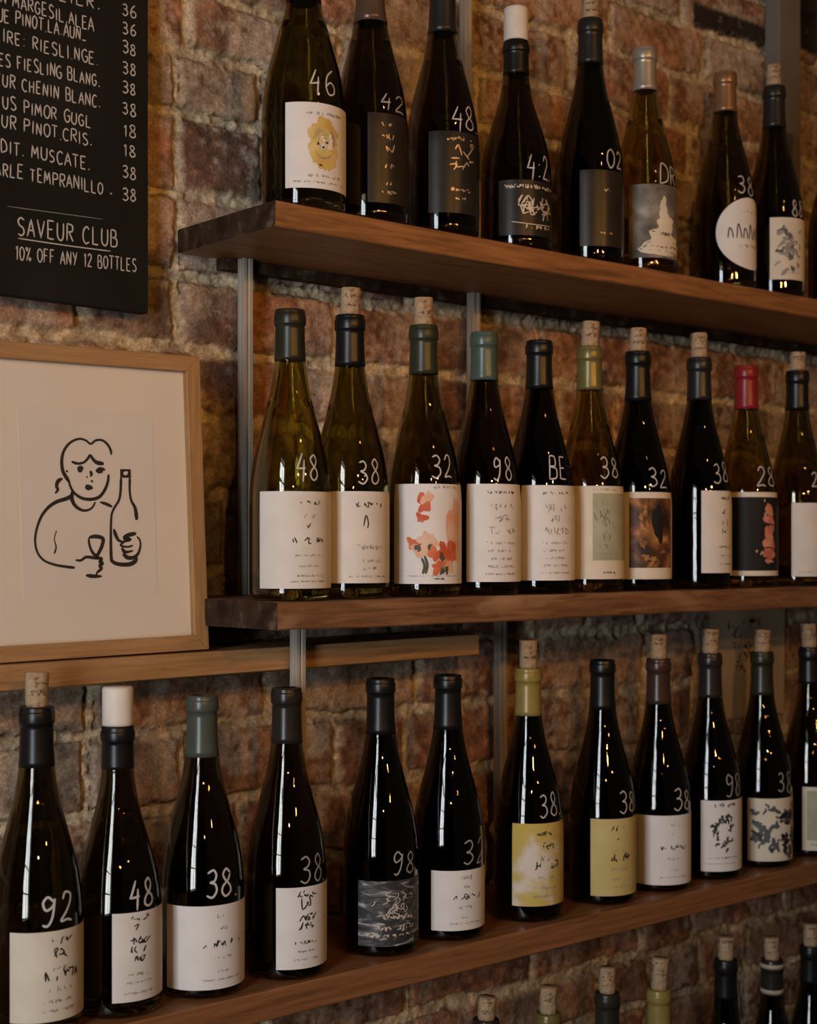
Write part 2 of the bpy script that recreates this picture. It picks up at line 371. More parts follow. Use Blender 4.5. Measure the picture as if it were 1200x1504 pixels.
    V = np.stack([U, WALL - h, Z + EYE], -1).reshape(-1, 3)
    i, j = np.meshgrid(np.arange(nu - 1), np.arange(nz - 1), indexing='ij')
    a = (i * nz + j).ravel(); quads = np.stack([a, a + nz, a + nz + 1, a + 1], -1)
    me = bpy.data.meshes.new('wall_back')
    me.vertices.add(len(V)); me.vertices.foreach_set('co', V.astype(np.float32).ravel())
    me.loops.add(quads.size); me.loops.foreach_set('vertex_index', quads.astype(np.int32).ravel())
    me.polygons.add(len(quads)); me.polygons.foreach_set('loop_start', np.arange(0, quads.size, 4, dtype=np.int32))
    me.polygons.foreach_set('use_smooth', np.ones(len(quads), bool))
    at = me.color_attributes.new('brick', 'FLOAT_COLOR', 'POINT')
    rgba = np.ones((len(V), 4), np.float32); rgba[:, :3] = np.clip(colr.reshape(-1, 3), 0.004, 1)
    at.data.foreach_set('color', rgba.ravel())
    me.update(calc_edges=True); me.validate()
    m = mat('old_brick', (1, 1, 1), 0.86, spec=0.3); ns, ls, b = nodes(m)
    ca = ns.new('ShaderNodeVertexColor'); ca.layer_name = 'brick'
    tc = ns.new('ShaderNodeTexCoord'); nz_ = ns.new('ShaderNodeTexNoise'); nz_.inputs['Scale'].default_value = 260; nz_.inputs['Detail'].default_value = 4
    bp = ns.new('ShaderNodeBump'); bp.inputs['Strength'].default_value = 0.8; bp.inputs['Distance'].default_value = 0.0014
    
    def speck(scale, lo, hi, detail=6, rough=0.7):
        t = ns.new('ShaderNodeTexNoise'); t.inputs['Scale'].default_value = scale; t.inputs['Detail'].default_value = detail; t.inputs['Roughness'].default_value = rough
        mr = ns.new('ShaderNodeMapRange'); mr.inputs['From Min'].default_value = 0.3; mr.inputs['From Max'].default_value = 0.7
        mr.inputs['To Min'].default_value = lo; mr.inputs['To Max'].default_value = hi
        ls.new(tc.outputs['Object'], t.inputs['Vector']); ls.new(t.outputs['Fac'], mr.inputs['Value']); return mr.outputs['Result'], t.outputs['Fac']
    f1, raw1 = speck(70, 0.62, 1.58); f2, raw2 = speck(330, 0.70, 1.38, 3)
    mu = ns.new('ShaderNodeMath'); mu.operation = 'MULTIPLY'; ls.new(f1, mu.inputs[0]); ls.new(f2, mu.inputs[1])
    vm = ns.new('ShaderNodeVectorMath'); vm.operation = 'SCALE'; ls.new(ca.outputs['Color'], vm.inputs[0]); ls.new(mu.outputs[0], vm.inputs['Scale'])
    rl = ramp(ns, [(0.57, (0, 0, 0)), (0.66, (0.55, 0.55, 0.55))]); t3 = speck(48, 0, 1, 8, 0.75)[1]; ls.new(t3, rl.inputs['Fac'])
    ml = ns.new('ShaderNodeMix'); ml.data_type = 'RGBA'; ls.new(rl.outputs['Color'], ml.inputs['Factor']); ls.new(vm.outputs['Vector'], ml.inputs['A'])
    ml.inputs['B'].default_value = (0.40, 0.325, 0.25, 1)          # flecks of lime
    ls.new(ml.outputs['Result'], b.inputs['Base Color']); ls.new(tc.outputs['Object'], nz_.inputs['Vector'])
    ls.new(nz_.outputs['Fac'], bp.inputs['Height']); ls.new(bp.outputs['Normal'], b.inputs['Normal'])
    return tag(link('wall_back', me, None, [m]), 'old red brick wall with thick beige mortar behind the shelves', 'wall', kind='structure')
brick_wall()

fl = MB().box((-1.3, -3.2, -0.06), (4.2, 1.5, 0.0)).build('floor', M['floor']); tag(fl, 'brown wooden floor under the wall of shelves', 'floor', kind='structure')
wl = MB()
y0, y1, zb, zt = WIN_V - 0.31, WIN_V + 0.31, WIN_Z - 0.74, WIN_Z + 0.74
wl.box((-0.85, -3.2, 0), (-0.75, y0, 3.05)); wl.box((-0.85, y1, 0), (-0.75, 1.43, 3.05))
wl.box((-0.85, y0, 0), (-0.75, y1, zb)); wl.box((-0.85, y0, zt), (-0.75, y1, 3.05))
tag(wl.build('wall_left', M['plaster']), 'grey plastered side wall holding the window', 'wall', kind='structure')
wf = MB()
wf.box((-0.84, y0, zb), (-0.77, y0 + 0.03, zt)); wf.box((-0.84, y1 - 0.03, zb), (-0.77, y1, zt))
wf.box((-0.84, y0 + 0.03, zb), (-0.77, y1 - 0.03, zb + 0.03)); wf.box((-0.84, y0 + 0.03, zt - 0.03), (-0.77, y1 - 0.03, zt))
for q in (0.25, 0.5, 0.75): wf.box((-0.82, y0 + 0.03, zb + 1.48 * q - 0.012), (-0.79, y1 - 0.03, zb + 1.48 * q + 0.012))
wf.box((-0.821, WIN_V - 0.012, zb + 0.03), (-0.789, WIN_V + 0.012, zt - 0.03))
tag(wf.build('window_1', M['window_paint']), 'window frame with glazing bars in the left wall', 'window', kind='structure')

# ------------------------------------------------------------------ shelves, ledge, posts
def rough_board(x0, x1, y0, y1, z0, z1, amp, seed, nx=90):
    """a long board whose arrises wander a little; material 0 long faces, 1 ends"""
    R = random.Random(seed); mb = MB(); c = 0.0016
    sec = [(y0, z0 + c), (y0 + c, z0), (y1 - c, z0), (y1, z0 + c), (y1, z1 - c), (y1 - c, z1), (y0 + c, z1), (y0, z1 - c)]
    k = len(sec); ph = [[R.uniform(0, 6.28) for _ in range(4)] for _ in sec]
    for i in range(nx + 1):
        x = x0 + (x1 - x0) * i / nx
        for j, (y, z) in enumerate(sec):
            jj = j // 2
            dy = amp * (math.sin(7 * x + ph[jj][0]) + 0.5 * math.sin(23 * x + ph[jj][1]))
            dz = 0.5 * amp * (math.sin(9 * x + ph[jj][2]) + 0.5 * math.sin(31 * x + ph[jj][3]))
            if z > (z0 + z1) / 2: dz = -abs(dz) * 0.5
            if y > (y0 + y1) / 2: dy = 0
            mb.v.append((x, y + dy, z + dz))
    for i in range(nx):
        for j in range(k):
            j2 = (j + 1) % k; a = i * k
            mb.face([a + j, a + k + j, a + k + j2, a + j2], 0)
    mb.face([j for j in range(k)], 1); mb.face([nx * k + j for j in range(k)][::-1], 1)
    return mb

V1, V2, V3, V4 = 1.2378, 1.1921, 1.2234, 1.225
Z1, Z2, Z3, Z4 = EYE + 0.3507, EYE - 0.0541, EYE - 0.4418, EYE - 0.872
def shelf(u0, v0, ztop, th, mats, label, seed, amp, u1=3.3):
    root = empty('wall_shelf', (u0, v0, ztop)); tag(root, label, 'shelf')
    rough_board(0, u1 - u0, 0, 1.4245 - v0, -th, 0, amp, seed).build('board', mats, root)
    cl = MB().box((0.05, 1.408 - v0, -th - 0.013), (u1 - u0 - 0.1, 1.4235 - v0, -th - 0.0005))
    cl.build('wall_cleat', M['shelf_end'], root)
    return root
shelf(0.8749, V1, Z1, 0.0262, [M['shelf_top'], M['shelf_end']], 'topmost brown wooden wall shelf with dark sawn left end', 3, 0.0007)
shelf(0.8461, V2, Z2, 0.0280, [M['shelf_mid'], M['shelf_end']], 'weathered brown wall shelf whose left end meets the picture frame', 4, 0.0012)
shelf(0.30, V3, Z3, 0.0300, [M['shelf_low'], M['shelf_low']], 'smooth red-brown wall shelf below the picture ledge', 5, 0.0003)
shelf(0.95, V4, Z4, 0.0280, [M['shelf_low'], M['shelf_end']], 'lowest wall shelf carrying the bottles cut off by the bottom edge', 6, 0.0004)

ledge_r = math.radians(0.55)
LU, LV, LZ = 0.6147, 1.315, EYE - 0.1110
led = empty('picture_ledge', (LU, LV, LZ), (0, -ledge_r, 0))
tag(led, 'light oak picture ledge under the framed drawing', 'ledge')
MB().box((-0.42, 0, -0.0245), (0.614, WALL - 0.010 - LV, 0)).build('plank', M['oak'], led, bevel=0.0012)
MB().box((-0.40, WALL - 0.022 - LV, -0.036), (0.60, WALL - 0.011 - LV, -0.0250)).build('back_cleat', M['oak'], led)

def post(u, v, z0, z1, t, label, plate=True):
    root = empty('shelf_post', (u, v, z0)); tag(root, label, 'post', 'steel posts between the shelves')
    mb = MB(); h = t / 2; g = t * 0.13
    # square bar with a shallow groove down its two visible faces
    sec = [(-h, -h), (-g, -h), (-g * 0.6, -h + g), (g * 0.6, -h + g), (g, -h), (h, -h), (h, h), (-h, h), (-h, g), (-h + g, g * 0.6), (-h + g, -g * 0.6), (-h, -g)]
    mb.prism([(x, y, 0.0) for x, y in sec], (0, 0, z1 - z0)); mb.build('bar', M['steel'], root, bevel=0.0004)
    if plate:
        pl = MB().box((-t * 1.5, -t, z1 - z0 - 0.003), (t * 1.5, t, z1 - z0 - 0.0003)); pb = pl.build('top_plate', M['steel'], root)
        for sx in (-1, 1):
            sc = MB().lathe([(0.0001, -0.0022), (0.0022, -0.0018), (0.003, 0.0)], 12).build('screw', M['steel'], root)
            sc.location = (sx * t * 1.1, -t * 0.45, z1 - z0 - 0.003)
    return root
post(0.9496, 1.402, Z2, Z1 - 0.0262, 0.0125, 'square steel post between the two upper shelves, left of the bottles', False)
post(1.300, 1.402, Z2, Z1 - 0.0262, 0.0125, 'steel post behind the bottles of the middle row', False)
post(1.292, 1.408, Z1, Z1 + 0.62, 0.0115, 'steel post above the topmost shelf beside the wine with white price 48', False)
post(0.9496, 1.302, Z3, Z2 - 0.0281, 0.0125, 'steel post crossing the oak ledge below the middle shelf')
post(ray_u(735, 1.404), 1.404, Z3, Z2 - 0.0281, 0.0125, 'steel post under the middle shelf behind the yellow-capped bottle')
wp = empty('wall_post', (1.966, 1.405, Z1)); tag(wp, 'wide grey-brown upright post against the bricks above the top shelf, far right', 'post')
MB().box((-0.028, -0.012, 0), (0.028, 0.016, 0.66)).build('upright', M['plaster'], wp, bevel=0.002)
MB().box((0.0285, -0.004, 0), (0.038, 0.016, 0.66)).build('edge_strip', M['oak_v'], wp)

# ------------------------------------------------------------------ handwriting
G = {'0': [[(.28, 1), (.08, .8), (.06, .35), (.25, 0), (.46, .22), (.5, .7), (.28, 1)]],
 '1': [[(.15, .78), (.3, 1), (.3, 0)]],
 '2': [[(.08, .78), (.2, .98), (.42, .92), (.44, .66), (.25, .35), (.06, .03), (.3, .06), (.5, 0)]],
 '3': [[(.08, .9), (.3, 1), (.46, .82), (.38, .6), (.2, .54), (.42, .46), (.5, .22), (.3, 0), (.06, .1)]],
 '4': [[(.3, 1), (.06, .42), (.5, .46)], [(.42, .72), (.38, -.05)]],
 '5': [[(.46, 1), (.14, .98), (.12, .58), (.4, .56), (.46, .22), (.26, 0), (.05, .1)]],
 '6': [[(.42, 1), (.16, .7), (.06, .3), (.2, .02), (.42, .08), (.46, .36), (.28, .5), (.08, .32)]],
 '8': [[(.44, .84), (.28, 1), (.1, .84), (.2, .6), (.42, .38), (.46, .14), (.26, 0), (.07, .14), (.12, .38), (.36, .6), (.44, .84)]],
 '9': [[(.46, .8), (.24, 1), (.08, .78), (.18, .56), (.42, .66), (.46, .9), (.42, .3), (.28, 0), (.1, .05)]],
 'A': [[(0, 0), (.27, 1), (.54, 0)], [(.1, .36), (.44, .36)]], 'B': [[(.06, 0), (.06, 1)], [(.06, 1), (.4, .94), (.4, .6), (.08, .54)], [(.08, .54), (.48, .46), (.46, .06), (.06, 0)]],
 'C': [[(.5, .86), (.3, 1), (.08, .76), (.05, .3), (.25, 0), (.5, .12)]], 'D': [[(.06, 0), (.06, 1), (.36, .92), (.52, .6), (.46, .2), (.06, 0)]],
 'E': [[(.48, 1), (.06, 1), (.06, 0), (.48, 0)], [(.06, .52), (.4, .52)]], 'F': [[(.48, 1), (.06, 1), (.06, 0)], [(.06, .52), (.4, .52)]],
 'G': [[(.5, .86), (.3, 1), (.06, .74), (.06, .26), (.28, 0), (.5, .16), (.5, .46), (.3, .46)]], 'H': [[(.06, 0), (.06, 1)], [(.5, 0), (.5, 1)], [(.06, .52), (.5, .52)]],
 'I': [[(.12, 0), (.12, 1)]], 'L': [[(.06, 1), (.06, 0), (.46, 0)]], 'M': [[(0, 0), (.1, 1), (.3, .3), (.5, 1), (.6, 0)]], 'N': [[(.04, 0), (.06, 1), (.48, 0), (.5, 1)]],
 'O': [[(.28, 1), (.06, .76), (.06, .26), (.28, 0), (.5, .24), (.52, .74), (.28, 1)]], 'P': [[(.06, 0), (.06, 1)], [(.06, 1), (.44, .92), (.44, .56), (.06, .48)]],
 'Q': [[(.28, 1), (.06, .76), (.06, .26), (.28, 0), (.5, .24), (.52, .74), (.28, 1)], [(.34, .26), (.56, -.06)]], 'R': [[(.06, 0), (.06, 1)], [(.06, 1), (.44, .92), (.42, .58), (.06, .5)], [(.2, .5), (.5, 0)]],
 'S': [[(.48, .88), (.26, 1), (.08, .82), (.16, .58), (.4, .44), (.48, .18), (.28, 0), (.06, .1)]], 'T': [[(0, 1), (.54, 1)], [(.27, 1), (.27, 0)]],
 'U': [[(.06, 1), (.06, .24), (.28, 0), (.48, .24), (.5, 1)]], 'V': [[(.02, 1), (.27, 0), (.52, 1)]], 'X': [[(.04, 0), (.5, 1)], [(.04, 1), (.5, 0)]], 'Y': [[(.04, 1), (.27, .5)], [(.5, 1), (.2, 0)]],
 '.': [[(.08, 0), (.13, .05), (.08, .08)]], '-': [[(.06, .12), (.34, .12)]], '_': [[(.0, .02), (.44, .02)]], '%': [[(.1, 1), (.02, .84), (.14, .72), (.22, .88), (.1, 1)], [(.5, 1), (.08, 0)], [(.44, .28), (.36, .12), (.46, 0), (.56, .14), (.44, .28)]], ':': [[(.08, .1), (.14, .16)], [(.08, .6), (.14, .66)]]}
WID = {'I': .24, '.': .2, '1': .4, 'M': .68, '%': .64, ' ': .36, '-': .42, '_': .46, ':': .22}
ROUND = set('0235689BCDGOPQRSU')
def write(mb, text, x, y, hgt, wd, fn, m=0, off=0.0, R=random, jit=0.03, fit=None, gap=0.14, slope=0.0, slant=0.0):
    """write text in strokes from (x, y), cap height hgt; fit stretches it to a length"""
    adv = [WID.get(c, .56) + gap for c in text]; tot = sum(adv) * hgt
    sx = (fit / tot) if fit else 1.0; cx = x
    for c, a in zip(text, adv):
        dy = R.uniform(-1, 1) * jit * hgt; sc = 1 + R.uniform(-1, 1) * jit * 1.5
        for st in G.get(c, []):
            pts = [(cx + (px + slant * py) * hgt * sx * sc + R.uniform(-1, 1) * jit * hgt * 0.5, y + dy + (cx - x) * slope + py * hgt * sc + R.uniform(-1, 1) * jit * hgt * 0.5) for px, py in st]
            if c in ROUND: pts = smooth_line(pts, 5)
            else:
                q = []
                for i in range(len(pts) - 1): q += smooth_line([pts[i], pts[i + 1]], 4)[:-1]
                pts = q + [pts[-1]]
            mb.strip(pts, wd, fn, m, off)
        cx += a * hgt * sx
    return cx

def scrawl(mb, x0, x1, y, hgt, wd, fn, m=0, off=0.0, R=random):
    hgt *= 1.15; wd = wd * 1.15 + 0.0001
    """a line of tiny marks too small to read"""
    x = x0
    while x < x1:
        n = R.choice((2, 3, 3, 4)); pts = [(x + R.uniform(0, hgt * 0.75), y + R.uniform(0, hgt)) for _ in range(n)]
        mb.strip(smooth_line(pts, 3), wd, fn, m, off); x += hgt * R.uniform(0.24, 0.52)
        if R.random() < 0.18: x += hgt

# ------------------------------------------------------------------ chalkboard
BYAW = math.radians(4.5)
bu, bv = 0.8247, 1.402           # its right edge
bd = depth(bu, bv); bz = height(461, bd)
bo = empty('chalkboard_sign', (bu, bv, bz), (0, 0, BYAW))
tag(bo, 'black chalkboard wine list hand-lettered in white, top left of the wall', 'chalkboard')
BW = 0.315
MB().box((-BW, 0, 0), (0, 0.012, 0.72)).build('panel', M['board'], bo, bevel=0.0015)
MB().box((-BW + 0.02, 0.0125, 0.05), (-0.10, 0.020, 0.67)).build('back_batten', M['shelf_end'], bo)
def on_board(px, py):
    """point of the photograph -> board coordinates (x from its right edge, z from its foot)"""
    k = (px - 600.0) / FPX; dx, dy = SA + k * CA, CA - k * SA
    ex, ey = math.cos(BYAW), math.sin(BYAW)
    det = -dx * ey + dy * ex
    s = (bu * -ey + bv * ex) / det
    x = (s * dx - bu) * ex + (s * dy - bv) * ey
    return x, height(py, depth(s * dx, s * dy)) - bz
fb = lambda a, b, off: (a, -0.0004 - off, b)
Rb = random.Random(11); ch = MB()
LINES = [("GES UMILIER.", -24, -24, 150, 14, '36', 22), ("RAIN MARGESIL.ALEA", -26, -4, 139, 47, '36', 49), ("BLUE PINOT.LA.AUN_", -24, 25, 128, 61, '38', 77), ("SLIRE: RIESLI.NGE.", -20, 56, 146, 97, '38', 107),
         ("GRES FIESLING BLANG.", -22, 91, 148, 128, '38', 136), ("DEUR CHENIN BLANC.", -18, 122, 149, 159, '38', 167), ("DEUS PIMOR GUGL", -20, 154, 136, 188, '18', 199), ("FEUR PINOT.CRIS.", -22, 182, 137, 215, '18', 228),
         ("FEDIT. MUSCATE.", -24, 218, 134, 250, '38', 260), ("SEARLE TEMPRANILLO -", -30, 252, 168, 288, '38', 293)]
for t, xa, ya, xb, yb, price, yp in LINES:
    a = on_board(xa, ya); b = on_board(xb, yb)
    write(ch, t, a[0], a[1], 0.0126, 0.0015, fb, 0, 0, Rb, 0.05, fit=b[0] - a[0], slope=(b[1] - a[1]) / (b[0] - a[0]))
    a = on_board(179, yp)
    write(ch, price, a[0], a[1], 0.0125, 0.0015, fb, 0, 0, Rb, 0.05, fit=0.0200)
a = on_board(25, 345); b = on_board(175, 363)
write(ch, 'SAVEUR CLUB', a[0], a[1], 0.0178, 0.0017, fb, 0, 0, Rb, 0.02, fit=b[0] - a[0], slope=(b[1] - a[1]) / (b[0] - a[0]))
a = on_board(26, 350); b = on_board(162, 369); ch.strip(smooth_line([a, ((a[0] + b[0]) / 2, (a[1] + b[1]) / 2 - 0.0005), b]), 0.0012, fb, 0, 0)
a = on_board(21, 381); b = on_board(202, 399)
write(ch, '10% OFF ANY 12 BOTTLES', a[0], a[1], 0.0135, 0.0014, fb, 0, 0, Rb, 0.02, fit=b[0] - a[0], slope=(b[1] - a[1]) / (b[0] - a[0]))
a = on_board(10, 303); b = on_board(150, 322); ch.strip(smooth_line([a, b]), 0.0006, fb, 1, 0)
tag(ch.build('lettering', [M['chalk'], M['chalk_faint']], bo), 'white chalk lettering and prices')

# ------------------------------------------------------------------ framed drawing
FU, FV, FZ = 0.8505, 1.3225, EYE - 0.1068    # lower right front corner
LEAN = math.radians(2.3)
fr = empty('framed_drawing', (FU, FV, FZ), (-LEAN, -ledge_r * 1.25, 0))
tag(fr, 'oak-framed line drawing of a woman holding a bottle, standing on the ledge', 'picture')
FW, FH, FB, FD = 0.43, 0.3065, 0.0165, 0.022
FBB = 0.0155
def rail(pts, m): return MB().prism([(x, 0, z) for x, z in pts], (0, FD, 0)).build('frame_rail', m, fr, bevel=0.0007)
rail([(-FW, FH), (0, FH), (-FB, FH - FB), (-FW + FB, FH - FB)], M['oak'])
rail([(-FW, 0), (0, 0), (-FB, FBB), (-FW + FB, FBB)], M['oak'])
rail([(0, 0), (0, FH), (-FB, FH - FB), (-FB, FBB)], M['oak_v'])
rail([(-FW, 0), (-FW, FH), (-FW + FB, FH - FB), (-FW + FB, FBB)], M['oak_v'])
MATD = 0.008
MB().box((-FW + FB - 0.003, MATD, FBB - 0.003), (-FB + 0.003, MATD + 0.004, FH - FB + 0.003)).build('mat_board', M['mat_board'], fr)
MB().box((-FW + 0.004, FD - 0.005, 0.004), (-0.004, FD - 0.0005, FH - 0.004)).build('backing_board', M['shelf_end'], fr)
fm = Matrix.Translation((FU, FV, FZ)) @ Matrix(((1, 0, 0), (0, 1, 0), (0, 0, 1))).to_4x4()
import mathutils
fm = Matrix.Translation((FU, FV, FZ)) @ mathutils.Euler((-LEAN, -ledge_r * 1.25, 0)).to_matrix().to_4x4()
fmi = fm.inverted()
def on_print(cx, cy):
    """crop position -> print coordinates (x, z of the frame)"""
    px, py = cx * 0.36563, 480 + cy * 0.36563
    k = (px - 600.0) / FPX
    d = Vector((SA + k * CA, CA - k * SA, (HOR - py) / FPX))
    o = fmi @ Vector((0, 0, EYE)); dd = fmi.to_3x3() @ d
    s = (MATD - 0.001 - o.y) / dd.y; p = o + dd * s
    return p.x, p.z
fp = lambda a, b, off: (a, MATD - 0.0006 - off, b)
x0, z0 = on_print(94, 1100); x1, z1 = on_print(612, 348)
pr = MB().box((x0, MATD - 0.0003, z0), (x1, MATD + 0.0008, z1)).build('print', M['print_paper'], fr)
ART = [([(280, 624), (266, 603), (252, 575), (249, 530), (260, 493), (284, 464), (318, 450), (345, 456), (365, 470), (386, 456), (412, 456), (434, 474), (446, 498), (447, 514)], 9),
 ([(276, 612), (283, 640), (300, 668), (330, 688), (366, 693), (398, 684), (420, 658), (434, 622), (437, 592)], 6),
 ([(288, 541), (312, 549), (336, 545), (352, 531), (363, 517), (374, 531), (390, 545), (418, 550)], 10), ([(388, 575), (402, 570), (424, 574)], 6), ([(310, 568), (324, 562), (336, 570)], 5),
 ([(363, 578), (368, 592), (363, 602)], 7), ([(266, 578), (274, 582)], 7), ([(252, 609), (234, 620), (228, 640), (233, 654), (222, 670)], 7),
 ([(292, 660), (289, 688), (300, 715), (322, 733), (346, 738), (370, 727), (384, 703)], 8),
 ([(291, 676), (268, 690), (228, 703), (193, 727), (164, 767), (146, 822), (142, 868), (153, 910), (180, 940), (222, 956), (262, 963), (302, 968)], 9),
 ([(402, 704), (426, 711), (452, 723)], 6), ([(228, 818), (219, 852), (226, 884), (219, 912)], 4),
 ([(358, 846), (386, 842), (414, 851), (411, 878), (399, 905), (388, 919), (371, 904), (359, 872), (358, 846)], 7), ([(388, 919), (390, 932)], 7),
 ([(304, 937), (326, 938), (347, 925), (380, 928), (408, 931), (402, 944), (413, 950), (401, 960), (409, 970), (396, 982), (388, 988)], 6), ([(392, 984), (386, 1000)], 5), ([(346, 998), (376, 1002), (411, 1002)], 7),
 ([(487, 606), (485, 660), (478, 697), (456, 735), (447, 778), (447, 918), (455, 944), (482, 954), (520, 954), (543, 942), (551, 926)], 10),
 ([(522, 606), (522, 660), (528, 697), (544, 730), (550, 776)], 10), ([(458, 812), (467, 840), (478, 858), (494, 862)], 7),
 ([(548, 830), (518, 836), (500, 848), (524, 854), (500, 862), (486, 878), (512, 884), (536, 878)], 8), ([(490, 888), (504, 905), (536, 899)], 8), ([(494, 912), (514, 927), (538, 926), (556, 910), (565, 880), (562, 856), (550, 842)], 8)]
dr = MB(); pxm = 0.36563 * 1.56 / FPX / 0.80
for pts, wd in ART:
    q = smooth_line([on_print(*p) for p in pts], 7)
    dr.strip(q, (lambda t, w_=wd: w_ * 1.65 * pxm * (0.78 + 0.3 * math.sin(3.1 * t + w_))), fp, 0, 0)
Ra = random.Random(2)
for cx, cy, rx, ry in ((323, 573, 10, 9), (401, 578, 13, 9), (357, 645, 15, 8), (350, 603, 3, 3), (370, 620, 4, 4)):
    p = on_print(cx, cy); dr.blob(p[0], p[1], rx * pxm, ry * pxm, fp, 0, 0.0001, 0.2, Ra)
a = on_print(486, 606); b = on_print(524, 572); dr.patch(a[0] - 0.0006, b[0] + 0.0004, a[1], b[1], fp, 0, 0.0001, 2, 2)
p = on_print(505, 588); dr.blob(p[0], p[1], 8 * pxm, 6 * pxm, fp, 1, 0.0003, 0.2, Ra)
tag(dr.build('drawing', [M['ink'], M['print_paper']], pr), 'black brush line drawing')

# ------------------------------------------------------------------ note pinned to the bricks
nv = 1.4195
nl, nr = ray_u(1041, nv), ray_u(1151, nv); nz1 = height(893, depth(nl, nv)); nz0 = height(1056, depth(nl + 0.05, nv))
no = empty('paper_note', (nl, nv, nz0)); tag(no, 'brown paper note pinned to the bricks under the middle shelf', 'note')
nb = MB(); W_ = nr - nl; H_ = nz1 - nz0
fnote = lambda a, b, off: (a, -0.004 * math.sin(2.2 * a / W_ + 0.4) * (b / H_) - off, b)
nb.patch(0, W_, 0, H_, fnote, 0, 0.0006, 10, 14); nb.patch(0, W_, 0, H_, fnote, 0, 0.0, 10, 14)
nb.build('sheet', M['note'], no, smooth=True)
wn = MB(); Rn = random.Random(8)
for (xa, xb, yy, hh) in ((0.22, 0.62, 0.80, 0.014), (0.25, 0.38, 0.72, 0.018), (0.28, 0.60, 0.62, 0.009), (0.34, 0.6, 0.50, 0.016), (0.3, 0.42, 0.42, 0.010)): scrawl(wn, xa * W_, xb * W_, yy * H_, hh, 0.0018, fnote, 0, 0.0009, Rn)
wn.build('handwriting', M['ink'], no)
pn = MB().lathe([(0.0001, 0.007), (0.003, 0.0065), (0.0035, 0.004), (0.002, 0.002), (0.0012, 0.0)], 16).build('pin', M['black_print'], no, smooth=True)
pn.rotation_euler = (math.pi / 2, 0, 0); pn.location = (W_ * 0.5, -0.004, H_ - 0.022)

# ------------------------------------------------------------------ bottles
PROF = [(.0, .034), (.0015, .0385), (.005, .0408), (.012, .0414), (.098, .0415), (.108, .0413), (.118, .0406), (.130, .0394), (.149, .0364), (.170, .0313), (.184, .0276), (.198, .0240),
        (.212, .0207), (.2256, .0183), (.236, .0167), (.246, .0157), (.262, .0149), (.2805, .0146)]
def outer(h, r):
    kz, kr = h / 0.296, r / 0.0415; n = []
    P = [(z * kz, q * kr if z < .2 else q * (1 + (kr - 1) * 0.35)) for z, q in PROF]
    zs = [p[0] for p in P]; rs = [p[1] for p in P]
    def rad(z):
        if z <= zs[0]: return rs[0]
        for i in range(len(zs) - 1):
            if z <= zs[i + 1]:
                z0, z1 = zs[i], zs[i + 1]; t = (z - z0) / (z1 - z0)
                m0 = (rs[i + 1] - rs[max(i - 1, 0)]) / (zs[i + 1] - zs[max(i - 1, 0)]) * (z1 - z0)
                m1 = (rs[min(i + 2, len(zs) - 1)] - rs[i]) / (zs[min(i + 2, len(zs) - 1)] - zs[i]) * (z1 - z0)
                return (2 * t ** 3 - 3 * t * t + 1) * rs[i] + (t ** 3 - 2 * t * t + t) * m0 + (-2 * t ** 3 + 3 * t * t) * rs[i + 1] + (t ** 3 - t * t) * m1
        return rs[-1]
    return rad

def body_mesh(h, r, rad):
    top = h * .2805 / .296
    zz = [0, .0008, .0015, .003, .005, .008, .012, .03, .06, .09]
    zz += [.09 + (top - .09) * i / 34 for i in range(1, 35)]
    out = [(0.010, 0.004), (rad(0) * 0.75, 0.0012), (rad(0) * 0.93, 0.0)] + [(rad(z), z) for z in zz]
    out += [(.0148, top + .0001), (.0156, top + .0005), (.0159, top + .0014), (.0159, h - .0052), (.0156, h - .0045), (.0151, h - .0042), (.0150, h - .0040), (.0150, h - .0014), (.0147, h - .0004), (.0140, h), (.0112, h), (.0096, h - .002)]
    wl_ = 0.0032
    inn = [(max(rad(z) - wl_ - 0.0018 * (z > .2), .0094), z) for z in reversed(zz) if z > .011] + [(rad(.012) * 0.80, .0105), (0.0001, .022)]
    prof = [(0.0001, 0.018)] + out + inn
    return MB().lathe(prof, 56).mesh('body', True)

def tube_wrap(rad, th0):
    """label coordinates: a = arc length from the label's left edge, b = height on the bottle"""
    def fn(a, b, off):
        q = rad(b); t = th0 + a / q if False else th0 + a / R0
        return ((q + off) * math.cos(t), (q + off) * math.sin(t), b)
    R0 = rad(0.06)
    return fn

